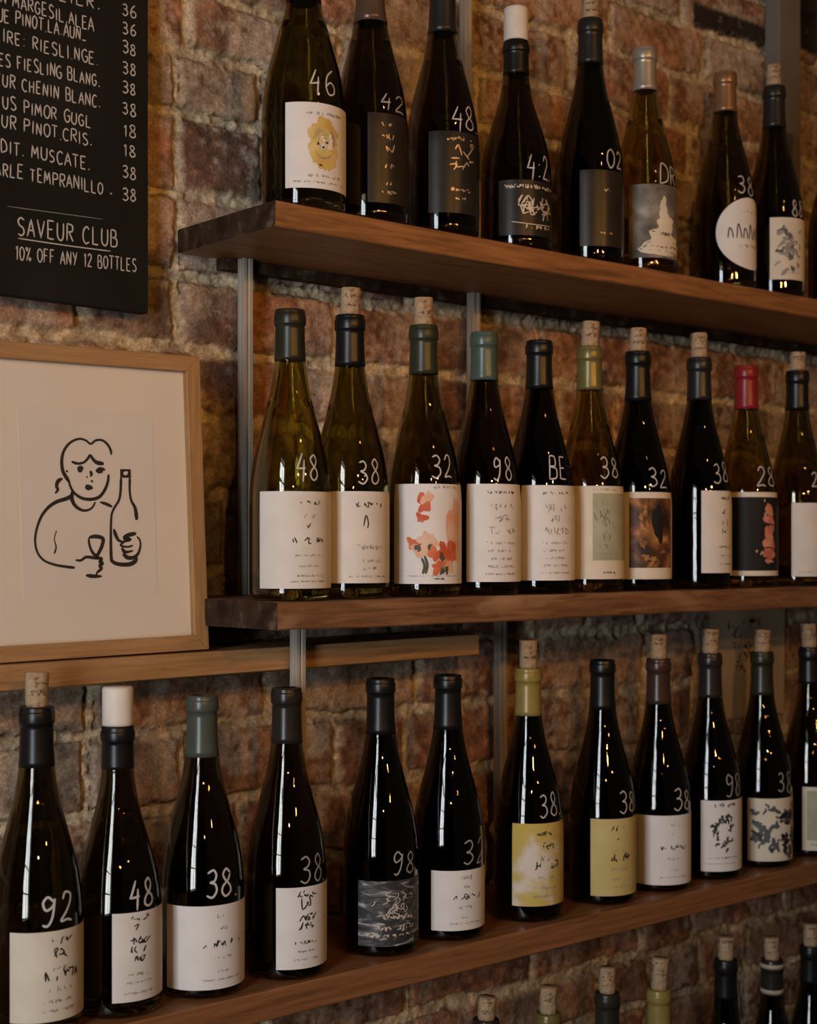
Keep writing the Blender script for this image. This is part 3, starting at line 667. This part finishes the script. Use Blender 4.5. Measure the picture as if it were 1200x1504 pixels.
def bottle(spec):
    """spec keys: x neck column, v depth, zs shelf height, lip, r; cap, cb; cork; gl; lab; price"""
    u = ray_u(spec['x'], spec['v']); v = spec['v']; d = depth(u, v); zs = spec['zs']
    h = spec.get('h') or (height(spec['lip'], d) - zs); r = spec.get('r', .0415)
    root = empty('wine_bottle', (u, v, zs + 0.0003)); tag(root, spec['label'], 'bottle', spec['group'])
    rad = outer(h, r); R = random.Random(int(spec['x'] * 7 + spec['zs'] * 100))
    link('glass_body', body_mesh(h, r, rad), root, [M[spec.get('gl', 'glass_dark')]])
    to_cam = math.atan2(-v, -u)                    # direction from bottle to viewer
    top = h * .2805 / .296
    # foil capsule
    if spec.get('cap'):
        zc = height(spec['cb'], d) - zs if 'cb' in spec else h - spec.get('cl', .052)
        o = .0005; zz = [zc + (top - zc) * i / 8 for i in range(9)]
        pr_ = [(rad(zc) + .0001, zc)] + [(rad(z) + o, z) for z in zz] + [(.0154, top + .0001), (.0162, top + .0005), (.0165, top + .0014), (.0165, h - .0052), (.0162, h - .0044), (.0157, h - .0041), (.0156, h - .0039), (.0156, h - .0012), (.0153, h), (.0146, h + .0006), (.0118, h + .0006)]
        if not spec.get('cork'): pr_ += [(.0112, h - .0006), (.0001, h - .0008)]
        cp = MB().lathe(pr_, 40).build('capsule', M['cap_' + spec['cap']], root, smooth=True)
        if spec['cap'] in ('red', 'gold', 'copper', 'teal', 'yellow', 'silver', 'sage'): tag(cp, spec['cap'] + ' foil capsule')
        if spec.get('band'):
            for zq in (h - .0075, zc + .006):
                MB().lathe([(rad(zq) + .0009 if zq < top else .0168, zq - .003), (rad(zq) + .0010 if zq < top else .0169, zq + .003)], 40).build('foil_band', M['cap_pale'], root, smooth=True)
    # stopper
    if spec.get('cork'):
        kind, ct = spec['cork']; hc = height(ct, d) - zs - h
        rc = .0148 if kind == 'white' else .0107; mb = MB()
        b0 = -.0008 if kind == 'white' else -.014
        if kind == 'white':
            q = [(.0149, .0012), (rc, .004), (rc, hc - .002), (rc - .0012, hc), (.0001, hc + .0002)]
        else:
            q = [(.0093, b0), (.0093, .0), (rc * .98, .004), (rc, hc * .6), (rc * 1.02, hc - .001), (rc * .96, hc), (.0001, hc)]
        ck = mb.lathe(q, 28)
        if kind != 'white':
            fnc = lambda a, b, off: ((rc * 1.01 + off) * math.cos(to_cam + a / rc), (rc * 1.01 + off) * math.sin(to_cam + a / rc), b)
            for _ in range(3):
                y = R.uniform(.25, .85) * hc; scrawl(ck, -.006, .008, y, .0026, .0005, fnc, 1, .0003, R)
        ck = ck.build('cork' if kind != 'white' else 'stopper', [M['cork'] if kind != 'white' else M['cork_white'], M['cork_stamp']], root, smooth=True)
        if kind == 'white': tag(ck, 'white stopper')
        ck.location = (0, 0, h); ck.rotation_euler = (0, 0, 0) if kind == 'white' else (R.uniform(-.05, .05), R.uniform(-.05, .05), 0)
    # paper label
    rpx = r * FPX / d
    df = d - r * .93
    if spec.get('lab'):
        L = spec['lab']; yt, yb = L['y']; zt, zb_ = height(yt, df) - zs, height(yb, df) - zs
        zb_ = max(zb_, .010)
        aL = math.radians(L['a']) if 'a' in L else math.asin(max(-.95, min(.95, (L['x'] - spec['x']) / rpx)))
        tot = math.radians(L.get('w', 146)); W = r * tot; Hh = zt - zb_
        th0 = to_cam + aL; fnl = tube_wrap(rad, th0); f2 = lambda a, b, off: fnl(a, zb_ + b, off + .00035)
        mb = MB(); mats = [M[L['m']]] + [M[k] for k in L.get('mm', ('ink', 'ink_soft'))]
        if L.get('oval'):
            cx, cy = W / 2, Hh / 2; n0 = len(mb.v); mb.blob(cx, cy, W / 2, Hh / 2, f2, 0, 0, 0.0, R, 48, 16)
        else:
            mb.patch(0, W, 0, Hh, f2, 0, 0, 44, 24)
            fe = lambda a, b, off: fnl(a, zb_ + b, off)
            for (xa, xb, ya, yb2, nx) in ((0, W, 0, 0, 44), (0, W, Hh, Hh, 44), (0, 0, 0, Hh, 24), (W, W, 0, Hh, 24)):
                n0 = len(mb.v)
                for i in range(nx + 1):
                    t = i / nx; mb.v.append(f2(xa + (xb - xa) * t, ya + (yb2 - ya) * t, 0)); mb.v.append(fe(xa + (xb - xa) * t, ya + (yb2 - ya) * t, 0.00002))
                for i in range(nx): mb.face([n0 + 2 * i, n0 + 2 * i + 1, n0 + 2 * i + 3, n0 + 2 * i + 2], 0)
        c = L.get('c', math.degrees(-aL) + 28) * math.pi / 180 * r       # where its text is centred
        if L.get('art'): L['art'](mb, W, Hh, c, f2, R)
        mb.build('label', mats, root, smooth=True)
    # price in marker on the glass
    if spec.get('price'):
        txt, xa, xb, ya, yb = spec['price']
        zz0 = height(yb, df) - zs; hg = height(ya, df) - zs - zz0
        asn = lambda xx: math.asin(max(-.96, min(.96, (xx - spec['x']) / rpx)))
        ta, tb = asn(xa), asn(xb); R0 = rad(.06); fnp = tube_wrap(rad, to_cam)
        mb = MB(); write(mb, txt, ta * R0, zz0, hg, .0017 if spec.get('pw') is None else spec['pw'], fnp, 0, .0004, R, .05, fit=(tb - ta) * R0 * 1.06, slant=.06)
        mb.build('price_mark', M['chalk_faint' if spec.get('faint') else 'chalk'], root)
    return root

# label artwork -----------------------------------------------------------------------------------
def art_text(lines):
    """lines: (y share, height m, half width share, ink, stroke width)"""
    def f(mb, W, H, c, fn, R):
        for y, hh, hw, ink, sw in lines:
            scrawl(mb, c - hw * W, min(c + hw * W, W - .004), y * H, hh, sw, fn, ink, .0003, R)
    return f
T_A = art_text([(.86, .004, .10, 1, .0007), (.72, .004, .05, 2, .0006), (.58, .009, .05, 1, .0009), (.46, .006, .17, 1, .0010), (.33, .002, .14, 2, .0004), (.22, .002, .10, 2, .0004), (.12, .002, .13, 2, .0004), (.06, .002, .18, 2, .0004)])
T_B = art_text([(.82, .006, .15, 1, .0008), (.55, .016, .06, 1, .0011), (.36, .005, .12, 2, .0007), (.22, .0035, .12, 2, .0005), (.14, .003, .07, 2, .0005), (.06, .002, .2, 2, .0004)])
T_C = art_text([(.90, .003, .16, 1, .0006), (.72, .008, .14, 2, .0008), (.60, .008, .08, 2, .0008), (.48, .008, .15, 2, .0007), (.38, .003, .17, 2, .0005), (.30, .003, .15, 2, .0005), (.22, .003, .12, 2, .0005), (.14, .003, .15, 2, .0005), (.07, .002, .18, 2, .0004)])
T_D = art_text([(.84, .004, .06, 2, .0006), (.70, .004, .03, 2, .0006), (.50, .006, .17, 1, .0008), (.36, .003, .08, 2, .0005), (.2, .002, .05, 2, .0004), (.10, .002, .18, 2, .0004)])
T_E = art_text([(.90, .005, .09, 1, .0008), (.76, .008, .06, 1, .0009), (.64, .006, .10, 1, .0010), (.54, .006, .12, 1, .0010), (.44, .005, .07, 1, .0008), (.28, .003, .12, 2, .0005), (.2, .002, .14, 2, .0004), (.08, .002, .16, 2, .0004)])
T_F = art_text([(.88, .006, .11, 1, .0010), (.72, .012, .06, 1, .0012), (.58, .007, .12, 1, .0010), (.48, .007, .08, 1, .0010), (.30, .003, .13, 1, .0006), (.2, .002, .1, 2, .0005), (.1, .002, .15, 2, .0004)])
T_G = art_text([(.84, .006, .10, 1, .0009), (.68, .009, .05, 1, .0011), (.54, .006, .06, 2, .0008), (.44, .009, .15, 1, .0013), (.32, .004, .1, 2, .0006), (.2, .003, .14, 2, .0005), (.1, .003, .14, 2, .0005)])
D_A = art_text([(.84, .005, .10, 1, .0009), (.70, .006, .08, 1, .0010), (.54, .010, .05, 1, .0011), (.38, .005, .06, 1, .0008), (.2, .003, .04, 1, .0008), (.10, .003, .09, 1, .0008)])
D_B = art_text([(.88, .005, .15, 1, .0009), (.66, .016, .13, 1, .0013), (.48, .016, .15, 1, .0012), (.26, .004, .12, 1, .0009), (.16, .003, .06, 1, .0008)])
D_D = art_text([(.70, .005, .03, 1, .0009), (.16, .002, .08, 1, .0006)])
def art_script(mb, W, H, c, fn, R):
    for k in range(16):
        x = c + R.uniform(-.024, .024); y = H * R.uniform(.36, .66)
        mb.strip(smooth_line([(x, y), (x + R.uniform(-.004, .006), y + R.uniform(.003, .010)), (x + R.uniform(-.003, .008), y - R.uniform(.0, .006)), (x + R.uniform(.002, .010), y - R.uniform(-.006, .006))], 5), .0012, fn, 1, .0003)
    scrawl(mb, c - .020, c + .028, H * .42, .008, .0011, fn, 1, .0003, R)
    scrawl(mb, c - .035, c + .03, H * .85, .004, .0010, fn, 1, .0003, R)
    mb.strip(smooth_line([(c - .026, H * .24), (c, H * .2), (c + .03, H * .22)]), .0009, fn, 1, .0003)
    scrawl(mb, c - .01, c + .03, H * .12, .004, .0009, fn, 1, .0003, R)
def art_mane(mb, W, H, c, fn, R):
    for k in range(16):
        t = k / 16 * 6.283; mb.blob(c + .011 * math.cos(t), H * .54 + .019 * math.sin(t), .0065, .008, fn, 1, .0003, .5, R)
    mb.blob(c, H * .54, .010, .017, fn, 1, .0004, .2, R); [mb.blob(c + .003 + R.uniform(-.006, .006), H * R.uniform(.46, .64), .0022, .0032, fn, 4, .0006, .7, R) for _ in range(6)]; mb.blob(c + .004, H * .22 + .008, .009, .006, fn, 1, .0004, .4, R)
    for k in range(16):
        a = R.uniform(0, 6.28); q = R.uniform(.003, .013)
        mb.strip(smooth_line([(c + q * math.cos(a + s_ * .35), H * .54 + q * 1.4 * math.sin(a + s_ * .35)) for s_ in range(4)]), .0005, fn, 3, .0008)
    for dx, dy in ((-.007, .0), (-.001, -.003), (.003, .002), (-.004, -.022)): mb.blob(c + dx, H * .52 + dy, .0016, .0012, fn, 2, .0009, .4, R)
    scrawl(mb, c - .02, c + .022, H * .86, .003, .0006, fn, 3, .0003, R); scrawl(mb, c - .018, c + .020, H * .13, .003, .0006, fn, 3, .0003, R); scrawl(mb, c - .033, c + .03, H * .06, .0022, .0004, fn, 3, .0003, R)
def art_poppies(mb, W, H, c, fn, R):
    mb.blob(c + .026, H * .55, .009, H * .36, fn, 2, .0002, .45, R, 24); mb.blob(c + .020, H * .30, .010, .012, fn, 1, .0003, .5, R)
    for x, y, s_ in ((-.012, .80, .008), (-.008, .86, .006), (-.014, .66, .006), (-.022, .40, .008), (-.012, .36, .010), (-.008, .45, .008), (.002, .30, .009), (.010, .22, .009), (.014, .33, .008), (.004, .17, .007), (.018, .16, .006)):
        mb.blob(c + x, y * H, s_, s_ * R.uniform(.7, 1.1), fn, R.choice((1, 1, 2)), .0004 + R.random() * .0003, .7, R, 20, 3, R.uniform(0, 3))
    for x, y, q in ((-.018, .36, .003), (.008, .27, .003), (-.006, .37, .002), (.014, .14, .0025)): mb.blob(c + x, y * H, q, q * 1.5, fn, 3, .0009, .5, R)
    for x, y0_, y1_ in ((-.013, .10, .26), (-.010, .10, .28), (.002, .09, .2), (.006, .09, .18), (.009, .1, .19)): mb.strip(smooth_line([(c + x, y0_ * H), (c + x + .002, (y0_ + y1_) / 2 * H), (c + x - .001, y1_ * H)]), .0028, fn, 3, .0005)
    scrawl(mb, c - .002, c + .03, H * .95, .003, .0006, fn, 4, .0003, R); scrawl(mb, c - .002, c + .012, H * .04, .002, .0006, fn, 3, .0003, R); scrawl(mb, c - .03, c + .03, H * .07, .0015, .0003, fn, 4, .0003, R)
def art_sage(mb, W, H, c, fn, R):
    mb.patch(W * .30, W * .93, H * .20, H * .92, fn, 1, .0002, 20, 20)
    for k in range(26): 
        x = c + R.gauss(0, .007); y = H * R.uniform(.30, .82)
        mb.strip(smooth_line([(x, y), (x + R.uniform(-.004, .004), y + .004), (x + R.uniform(-.005, .005), y + R.uniform(.004, .009))]), .0007, fn, R.choice((2, 3)), .0004)
    for yy in (.26, .22): scrawl(mb, c - .014, c + .016, H * yy, .002, .0005, fn, 3, .0004, R)
    scrawl(mb, c - .004, c + .012, H * .06, .002, .0006, fn, 2, .0004, R); scrawl(mb, c - .016, c + .016, H * .95, .002, .0005, fn, 3, .0004, R)
def art_painting(mb, W, H, c, fn, R):
    mb.patch(W * .27, W * .86, H * .13, H * .93, fn, 1, .0002, 20, 20)
    mb.blob(c + .011, H * .64, .008, H * .22, fn, 3, .0003, .3, R)
    for k in range(9): mb.blob(c + R.uniform(-.012, .018), H * R.uniform(.16, .32), R.uniform(.002, .006), R.uniform(.002, .004), fn, 2, .0004 + R.random() * .0002, .8, R)
    for k in range(6): mb.blob(c - .008 + R.gauss(0, .003), H * R.uniform(.35, .82), .003, .006, fn, 2, .0004 + R.random() * .0002, .8, R)
def art_figure(mb, W, H, c, fn, R):
    mb.patch(W * .05, W * .88, H * .06, H * .94, fn, 1, .0002, 24, 20)
    for y, rx, ry in ((.80, .006, .008), (.68, .008, .010), (.54, .008, .012), (.40, .009, .012), (.28, .009, .010), (.2, .007, .006)): mb.blob(c + R.uniform(-.002, .002), y * H, rx, ry, fn, 2, .0004 + y * .0002, .45, R)
    for y in (.13, .17, .33, .47, .61, .74): mb.strip(smooth_line([(c - .008, y * H), (c, y * H + .001), (c + .008, y * H - .001)]), .0016, fn, R.choice((1, 3)), .0008)
    for k in range(9): x = c - .010 + R.gauss(0, .004); y = H * R.uniform(.25, .9); mb.blob(x, y, .0012, .0018, fn, R.choice((1, 3)), .0009, .5, R)
def art_photo(mb, W, H, c, fn, R):
    for y, rx, ry, x in ((.06, .030, .006, .004), (.14, .026, .009, .004), (.24, .022, .010, .006), (.34, .014, .010, .008), (.44, .012, .010, .008), (.54, .008, .010, .006), (.64, .006, .008, .005), (.72, .004, .008, .005)):
        mb.blob(c + x, y * H + .003, min(rx, W - c - x - .001), ry, fn, 1, .0003, .3, R)
    scrawl(mb, c - .002, c + .022, H * .30, .004, .0008, fn, 2, .0006, R); scrawl(mb, c - .006, c + .028, H * .13, .003, .0006, fn, 2, .0006, R)
def art_oval(mb, W, H, c, fn, R):
    for k, x in enumerate((-.036, -.024, -.014, -.004, .006, .016)):
        mb.strip(smooth_line([(c + x, H * .42), (c + x + .002, H * (.56 + .06 * (k % 2))), (c + x + .006, H * .5), (c + x + .007, H * .42)], 5), .0018, fn, 1, .0003)
    scrawl(mb, c - .015, c + .015, H * .78, .003, .0006, fn, 2, .0003, R); scrawl(mb, c - .02, c + .015, H * .3, .004, .0007, fn, 2, .0003, R)
def art_greyflower(mb, W, H, c, fn, R):
    for k in range(34):
        x = c + R.gauss(0, .011); y = H * (.52 + R.gauss(0, .17))
        if .08 * H < y < .92 * H and .006 < x < W - .006: mb.blob(x, y, R.uniform(.002, .006), R.uniform(.002, .005), fn, R.choice((1, 2, 2)), .0003 + R.random() * .0003, .8, R, 14, 2, R.uniform(0, 3))
    scrawl(mb, c - .012, c + .02, H * .1, .002, .0004, fn, 2, .0003, R)
def art_marble(mb, W, H, c, fn, R):
    for k in range(20):
        x = c + R.gauss(0, .009); y = H * R.uniform(.5, .9); mb.strip(smooth_line([(x, y), (x + R.uniform(-.006, .006), y - .004), (x + R.uniform(-.007, .007), y - R.uniform(.004, .010))]), .0009, fn, 1, .0003)
    scrawl(mb, c - .018, c + .02, H * .40, .005, .0011, fn, 1, .0003, R); scrawl(mb, c - .024, c + .02, H * .22, .006, .0012, fn, 1, .0003, R); scrawl(mb, c - .036, c + .024, H * .14, .003, .0008, fn, 1, .0003, R)
def art_inkflower(mb, W, H, c, fn, R):
    for k in range(30):
        t = R.uniform(-2.2, 2.2); q = .014 + R.gauss(0, .002)
        mb.blob(c - q * math.cos(t), H * .58 + q * 1.25 * math.sin(t), R.uniform(.001, .0036), R.uniform(.001, .0034), fn, R.choice((1, 1, 2)), .0003 + R.random() * .0003, .9, R, 14, 2)
    for k in range(10): mb.blob(c + .006 + R.gauss(0, .005), H * .6 + R.gauss(0, .012), .002, .003, fn, R.choice((1, 2)), .0004, .8, R, 12, 2)
    scrawl(mb, c - .014, c + .016, H * .9, .005, .0012, fn, 1, .0003, R); scrawl(mb, c - .022, c + .02, H * .18, .002, .0005, fn, 1, .0003, R); mb.strip(smooth_line([(c - .03, H * .11), (c + .02, H * .11)]), .0004, fn, 2, .0003)
def art_camo(mb, W, H, c, fn, R):
    for k in range(60):
        x = R.uniform(.008, W - .010); y = H * R.uniform(.08, .91); q = R.uniform(.0025, .0075)
        mb.blob(x, y, q, q * R.uniform(.5, 1.1), fn, R.choice((1, 1, 2, 3)), .0003 + R.random() * .0003, .9, R, 16, 2, R.uniform(0, 3))
def art_landscape(mb, W, H, c, fn, R):
    mb.patch(W * .06, W * .94, H * .16, H * .94, fn, 1, .0002, 20, 20); scrawl(mb, c - .02, c + .02, H * .08, .003, .0006, fn, 2, .0003, R)

TOP, MID, LOW, CUT = 'wine bottles on the topmost shelf', 'wine bottles on the middle shelf', 'wine bottles on the red-brown shelf', 'wine bottles on the lowest shelf'
def row(group, v, zs, specs):
    for s in specs:
        s = dict(s); s['group'] = group; s['v'] = v + s.pop('dv', .049); s['zs'] = zs; bottle(s)

row(TOP, V1, Z1, [
 dict(x=446, h=.300, r=.0448, gl='glass_mid', cap='black', cb=6, label='wide green bottle marked 46 with white label showing a yellow curly figure', price=('46', 453, 494, 98, 137),
      lab=dict(m='paper_white', x=420, y=(151, 277), w=138, art=art_mane, mm=('ochre', 'ink', 'ink_soft', 'paper_white'))),
 dict(x=544, h=.299, r=.0415, dv=.046, gl='glass_dark', cap='tan', cb=37, label='dark bottle with narrow brown label between the 46 and 48 bottles of the top shelf', price=('42', 557, 594, 136, 160), faint=True, pw=.0017,
      lab=dict(m='paper_brown', x=540, y=(166, 298), w=120, art=D_A, mm=('ink_tan', 'ink_tan'))),
 dict(x=650, h=.299, r=.0420, dv=.046, gl='glass_dark', cap='charcoal', cb=52, label='dark bottle marked 48 with a tall charcoal label of scribbled drawing', price=('48.', 662, 702, 155, 190),
      lab=dict(m='paper_dark', x=630, y=(193, 313), w=138, art=D_B, mm=('ink_tan', 'ink_tan'))),
 dict(x=758, lip=63, r=.0425, dv=.047, gl='glass_dark', cap='black', cb=112, cork=('white', 13), label='dark bottle with white stopper and black script label on the top shelf', price=('4:2.', 772, 812, 227, 262),
      lab=dict(m='paper_dark', x=733, y=(265, 346), w=146, art=art_script, mm=('ink_pale', 'ink_tan'))),
 dict(x=867, lip=31, r=.0418, dv=.047, gl='glass_black', cap='charcoal', cb=97, cork=('cork', -4), label='black bottle with tall natural cork and plain dark brown label', price=('02', 890, 913, 219, 246),
      lab=dict(m='paper_brown', x=852, y=(250, 362), w=140, art=D_D, mm=('ink_tan', 'ink_tan'))),
 dict(x=947, lip=73, gl='glass_olive', cap='silver', cb=136, label='olive bottle with silver capsule and grey photo label', price=('DR', 968, 994, 242, 270),
      lab=dict(m='paper_grey', x=925, y=(271, 379), w=146, art=art_photo, mm=('paper_cream', 'ink'))),
 dict(x=1065, lip=109, gl='glass_mid', cap='copper', cb=167, label='green bottle with copper capsule and round white label', price=('38', 1082, 1107, 258, 284),
      lab=dict(m='paper_white', x=1052, y=(289, 395), w=146, oval=True, art=art_oval, c=72, mm=('ink', 'ink_soft'))),
 dict(x=1137, lip=129, gl='glass_dark', cap='charcoal', cb=190, cork=('cork', 97), label='dark bottle with short cork and grey flower label before the wide grey post', price=('88', 1162, 1187, 292, 317),
      lab=dict(m='paper_cream', x=1131, y=(320, 411), w=140, art=art_greyflower, mm=('slate', 'ink_soft'))),
 dict(x=1229, h=.297, gl='glass_dark', cap='black', label='bottle with pale label cut by the right edge, top shelf',
      lab=dict(m='paper_cream', x=1205, y=(336, 425), w=146, art=T_A)),
])
row(MID, V2, Z2, [
 dict(x=426, lip=457, gl='glass_olive', cap='darkolive', cb=531, dv=.0508, label='first bottle from the post on the middle shelf, olive, uncorked, wide white label', price=('48', 433, 470, 668, 706),
      lab=dict(m='paper', x=383, y=(722, 865), w=152, art=T_A)),
 dict(x=514, lip=465, gl='glass_green', cap='black', cb=539, cork=('cork', 424), dv=.0546, label='corked green bottle on the middle shelf between the first bottle and the poppy label', price=('38', 524, 559, 676, 711),
      lab=dict(m='paper', a=-53, y=(722, 857), w=150, art=T_B)),
 dict(x=622, lip=480, gl='glass_green', cap='green', cb=551, cork=('cork', 438), label='corked bottle with red poppy flowers on its label', price=('32', 633, 667, 668, 703),
      lab=dict(m='paper_white', x=580, y=(711, 858), w=150, art=art_poppies, c=66, mm=('petal', 'petal_pale', 'leaf', 'ink_soft'))),
 dict(x=711, lip=490, gl='glass_dark', cap='teal', cb=560, label='bottle with teal capsule and white label on the middle shelf', price=('98', 723, 755, 670, 703),
      lab=dict(m='paper_white', x=686, y=(711, 855), w=144, art=T_C)),
 dict(x=792, lip=502, gl='glass_black', cap='black', cb=572, label='black bottle with white label of dense handwriting, right of the teal capsule', price=('BE', 806, 835, 669, 702),
      lab=dict(m='paper_white', x=766, y=(713, 853), w=144, art=T_C)),
 dict(x=866, lip=511, gl='glass_olive', cap='gold', cb=574, cork=('cork', 473), label='bottle with gold capsule and sage green picture label', price=('38', 881, 912, 672, 702),
      lab=dict(m='paper_cream', a=-40, y=(714, 851), w=150, art=art_sage, mm=('paper_sage', 'ink', 'ink_soft'))),
 dict(x=937, lip=518, gl='glass_black', cap='black', cb=590, cork=('cork', 483), label='corked black bottle with dark amber painting on its label', price=('32', 951, 981, 689, 716),
      lab=dict(m='paper_cream', a=-55, y=(723, 851), w=150, art=art_painting, c=76, mm=('paper_painting', 'amber', 'black_print'))),
 dict(x=1027, lip=527, gl='glass_black', cap='charcoal', cb=589, cork=('cork', 490), label='corked black bottle with narrow white label, left of the red capsule', price=('38', 1048, 1076, 680, 709),
      lab=dict(m='paper', x=1030, y=(721, 842), w=112, art=T_F, c=48)),
 dict(x=1096, lip=539, gl='glass_olive', cap='red', cb=602, label='olive bottle with red capsule and black figure label', price=('28', 1111, 1139, 687, 714),
      lab=dict(m='paper_cream', a=-38, y=(723, 846), w=140, art=art_figure, c=84, mm=('black_print', 'pink', 'ink_tan'))),
 dict(x=1171, lip=546, gl='glass_green', cap='black', cb=603, cork=('cork', 518), label='bottle with blank white label at the right end of the middle row', price=('28', 1192, 1212, 694, 716),
      lab=dict(m='paper', x=1163, y=(739, 847), w=140, art=art_text([(.05, .002, .18, 2, .0004)]))),
])
row(LOW, V3, Z3, [
 dict(x=54, h=.294, r=.042, gl='glass_dark', cap='black', cb=1125, cork=('cork', 988), label='corked bottle marked 92 with cream label at the bottom left corner', price=('92', 58, 106, 1318, 1361), pw=.0022,
      lab=dict(m='paper_cream', x=17, y=(1370, 1503), w=150, art=T_G)),
 dict(x=173, lip=1067, r=.0418, gl='glass_dark', cap='black', cb=1128, cork=('white', 1009), label='bottle with tall white stopper and white label on the red-brown shelf', price=('48', 188, 225, 1298, 1336), pw=.0021,
      lab=dict(m='paper', x=165, y=(1342, 1473), w=128, art=T_E)),
 dict(x=297, lip=1022, r=.0418, gl='glass_dark', cap='sage', cb=1110, label='bottle with sage grey capsule and wide white label marked 38', price=('38.', 300, 347, 1283, 1320), pw=.0021,
      lab=dict(m='paper_white', x=247, y=(1331, 1455), w=160, art=T_D)),
 dict(x=421, lip=1011, gl='glass_dark', cap='umber', cb=1090, dv=.0448, label='bottle with dark capsule and white label before the steel post, low shelf', price=('38', 438, 473, 1260, 1299), faint=True,
      lab=dict(m='paper_white', x=406, y=(1304, 1424), w=130, art=T_F)),
 dict(x=559, lip=997, gl='glass_black', cap='black', cb=1077, label='black bottle with black and white marbled label', price=('98', 575, 608, 1253, 1286), faint=True,
      lab=dict(m='paper_marble', x=527, y=(1294, 1390), w=146, art=art_marble, mm=('ink_pale', 'ink'))),
 dict(x=658, lip=992, gl='glass_black', cap='black', cb=1070, label='black bottle with short white label, right of the marbled label', price=('32', 678, 711, 1236, 1271), faint=True,
      lab=dict(m='paper_white', x=634, y=(1279, 1367), w=146, art=T_D)),
 dict(x=776, lip=982, gl='glass_black', cap='yellow', cb=1050, cork=('cork', 940), label='corked bottle with yellow capsule and yellow washed label', price=('38.', 791, 824, 1168, 1201),
      lab=dict(m='paper_yellow', x=753, y=(1210, 1331), w=146, art=T_G)),
 dict(x=885, lip=970, gl='glass_black', cap='black', cb=1041, label='black uncorked bottle with plain mustard yellow label', price=('38', 908, 933, 1165, 1194),
      lab=dict(m='paper_mustard', x=868, y=(1203, 1316), w=146, art=T_G)),
 dict(x=967, lip=968, gl='glass_black', cap='brown', cb=1033, cork=('cork', 932), label='corked bottle with red-brown capsule and white label, right of the mustard label', price=('38', 988, 1013, 1161, 1191),
      lab=dict(m='paper_white', a=-46, y=(1198, 1301), w=150, art=T_D)),
 dict(x=1043, lip=960, gl='glass_black', cap='umber', cb=1024, cork=('cork', 924), label='corked bottle with ink flower sketch on white label', price=('98', 1064, 1089, 1141, 1171), faint=True,
      lab=dict(m='paper_white', x=1030, y=(1176, 1280), w=146, art=art_inkflower, mm=('ink', 'slate'))),
 dict(x=1119, lip=958, gl='glass_black', cap='darkolive', cb=1020, cork=('cork', 925), label='corked bottle with dark blotched floral label before the paper note', price=('38', 1140, 1164, 1136, 1165), faint=True,
      lab=dict(m='paper_cream', x=1099, y=(1173, 1265), w=146, art=art_camo, mm=('slate', 'ink', 'petal_pale'))),
 dict(x=1189, lip=951, gl='glass_dark', cap='black', cork=('cork', 916), label='corked bottle with greenish landscape label at the right edge, low shelf',
      lab=dict(m='paper_cream', x=1179, y=(1156, 1250), w=146, art=art_landscape, mm=('paper_sage', 'ink'))),
])
row(CUT, V4, Z4, [
 dict(x=714, lip=1497, gl='glass_dark', cap='umber', cork=('cork', 1464), label='leftmost corked bottle top peeking over the bottom edge'),
 dict(x=805, lip=1488, gl='glass_dark', cap='gold', cork=('cork', 1449), label='bottle top with dull gold capsule at the bottom edge, second from left'),
 dict(x=892, lip=1458, gl='glass_green', cap='darkolive', cork=('cork', 1421), label='bottle top with dark olive capsule and cork at the bottom edge'),
 dict(x=968, lip=1453, gl='glass_green', cap='yellow', cork=('cork', 1407), label='bottle top with bright yellow-gold capsule at the bottom edge'),
 dict(x=1066, lip=1409, gl='glass_black', cap='black', cork=('cork', 1376), label='black corked bottle top at the bottom edge, left of the banded capsule'),
 dict(x=1134, lip=1409, gl='glass_black', cap='umber', cb=1460, band=True, cork=('cork', 1377), label='bottle top with pale banded capsule in the lower right corner'),
 dict(x=1191, lip=1389, gl='glass_black', cap='black', cork=('cork', 1357), label='black corked bottle top cut by the right edge, lowest row'),
])
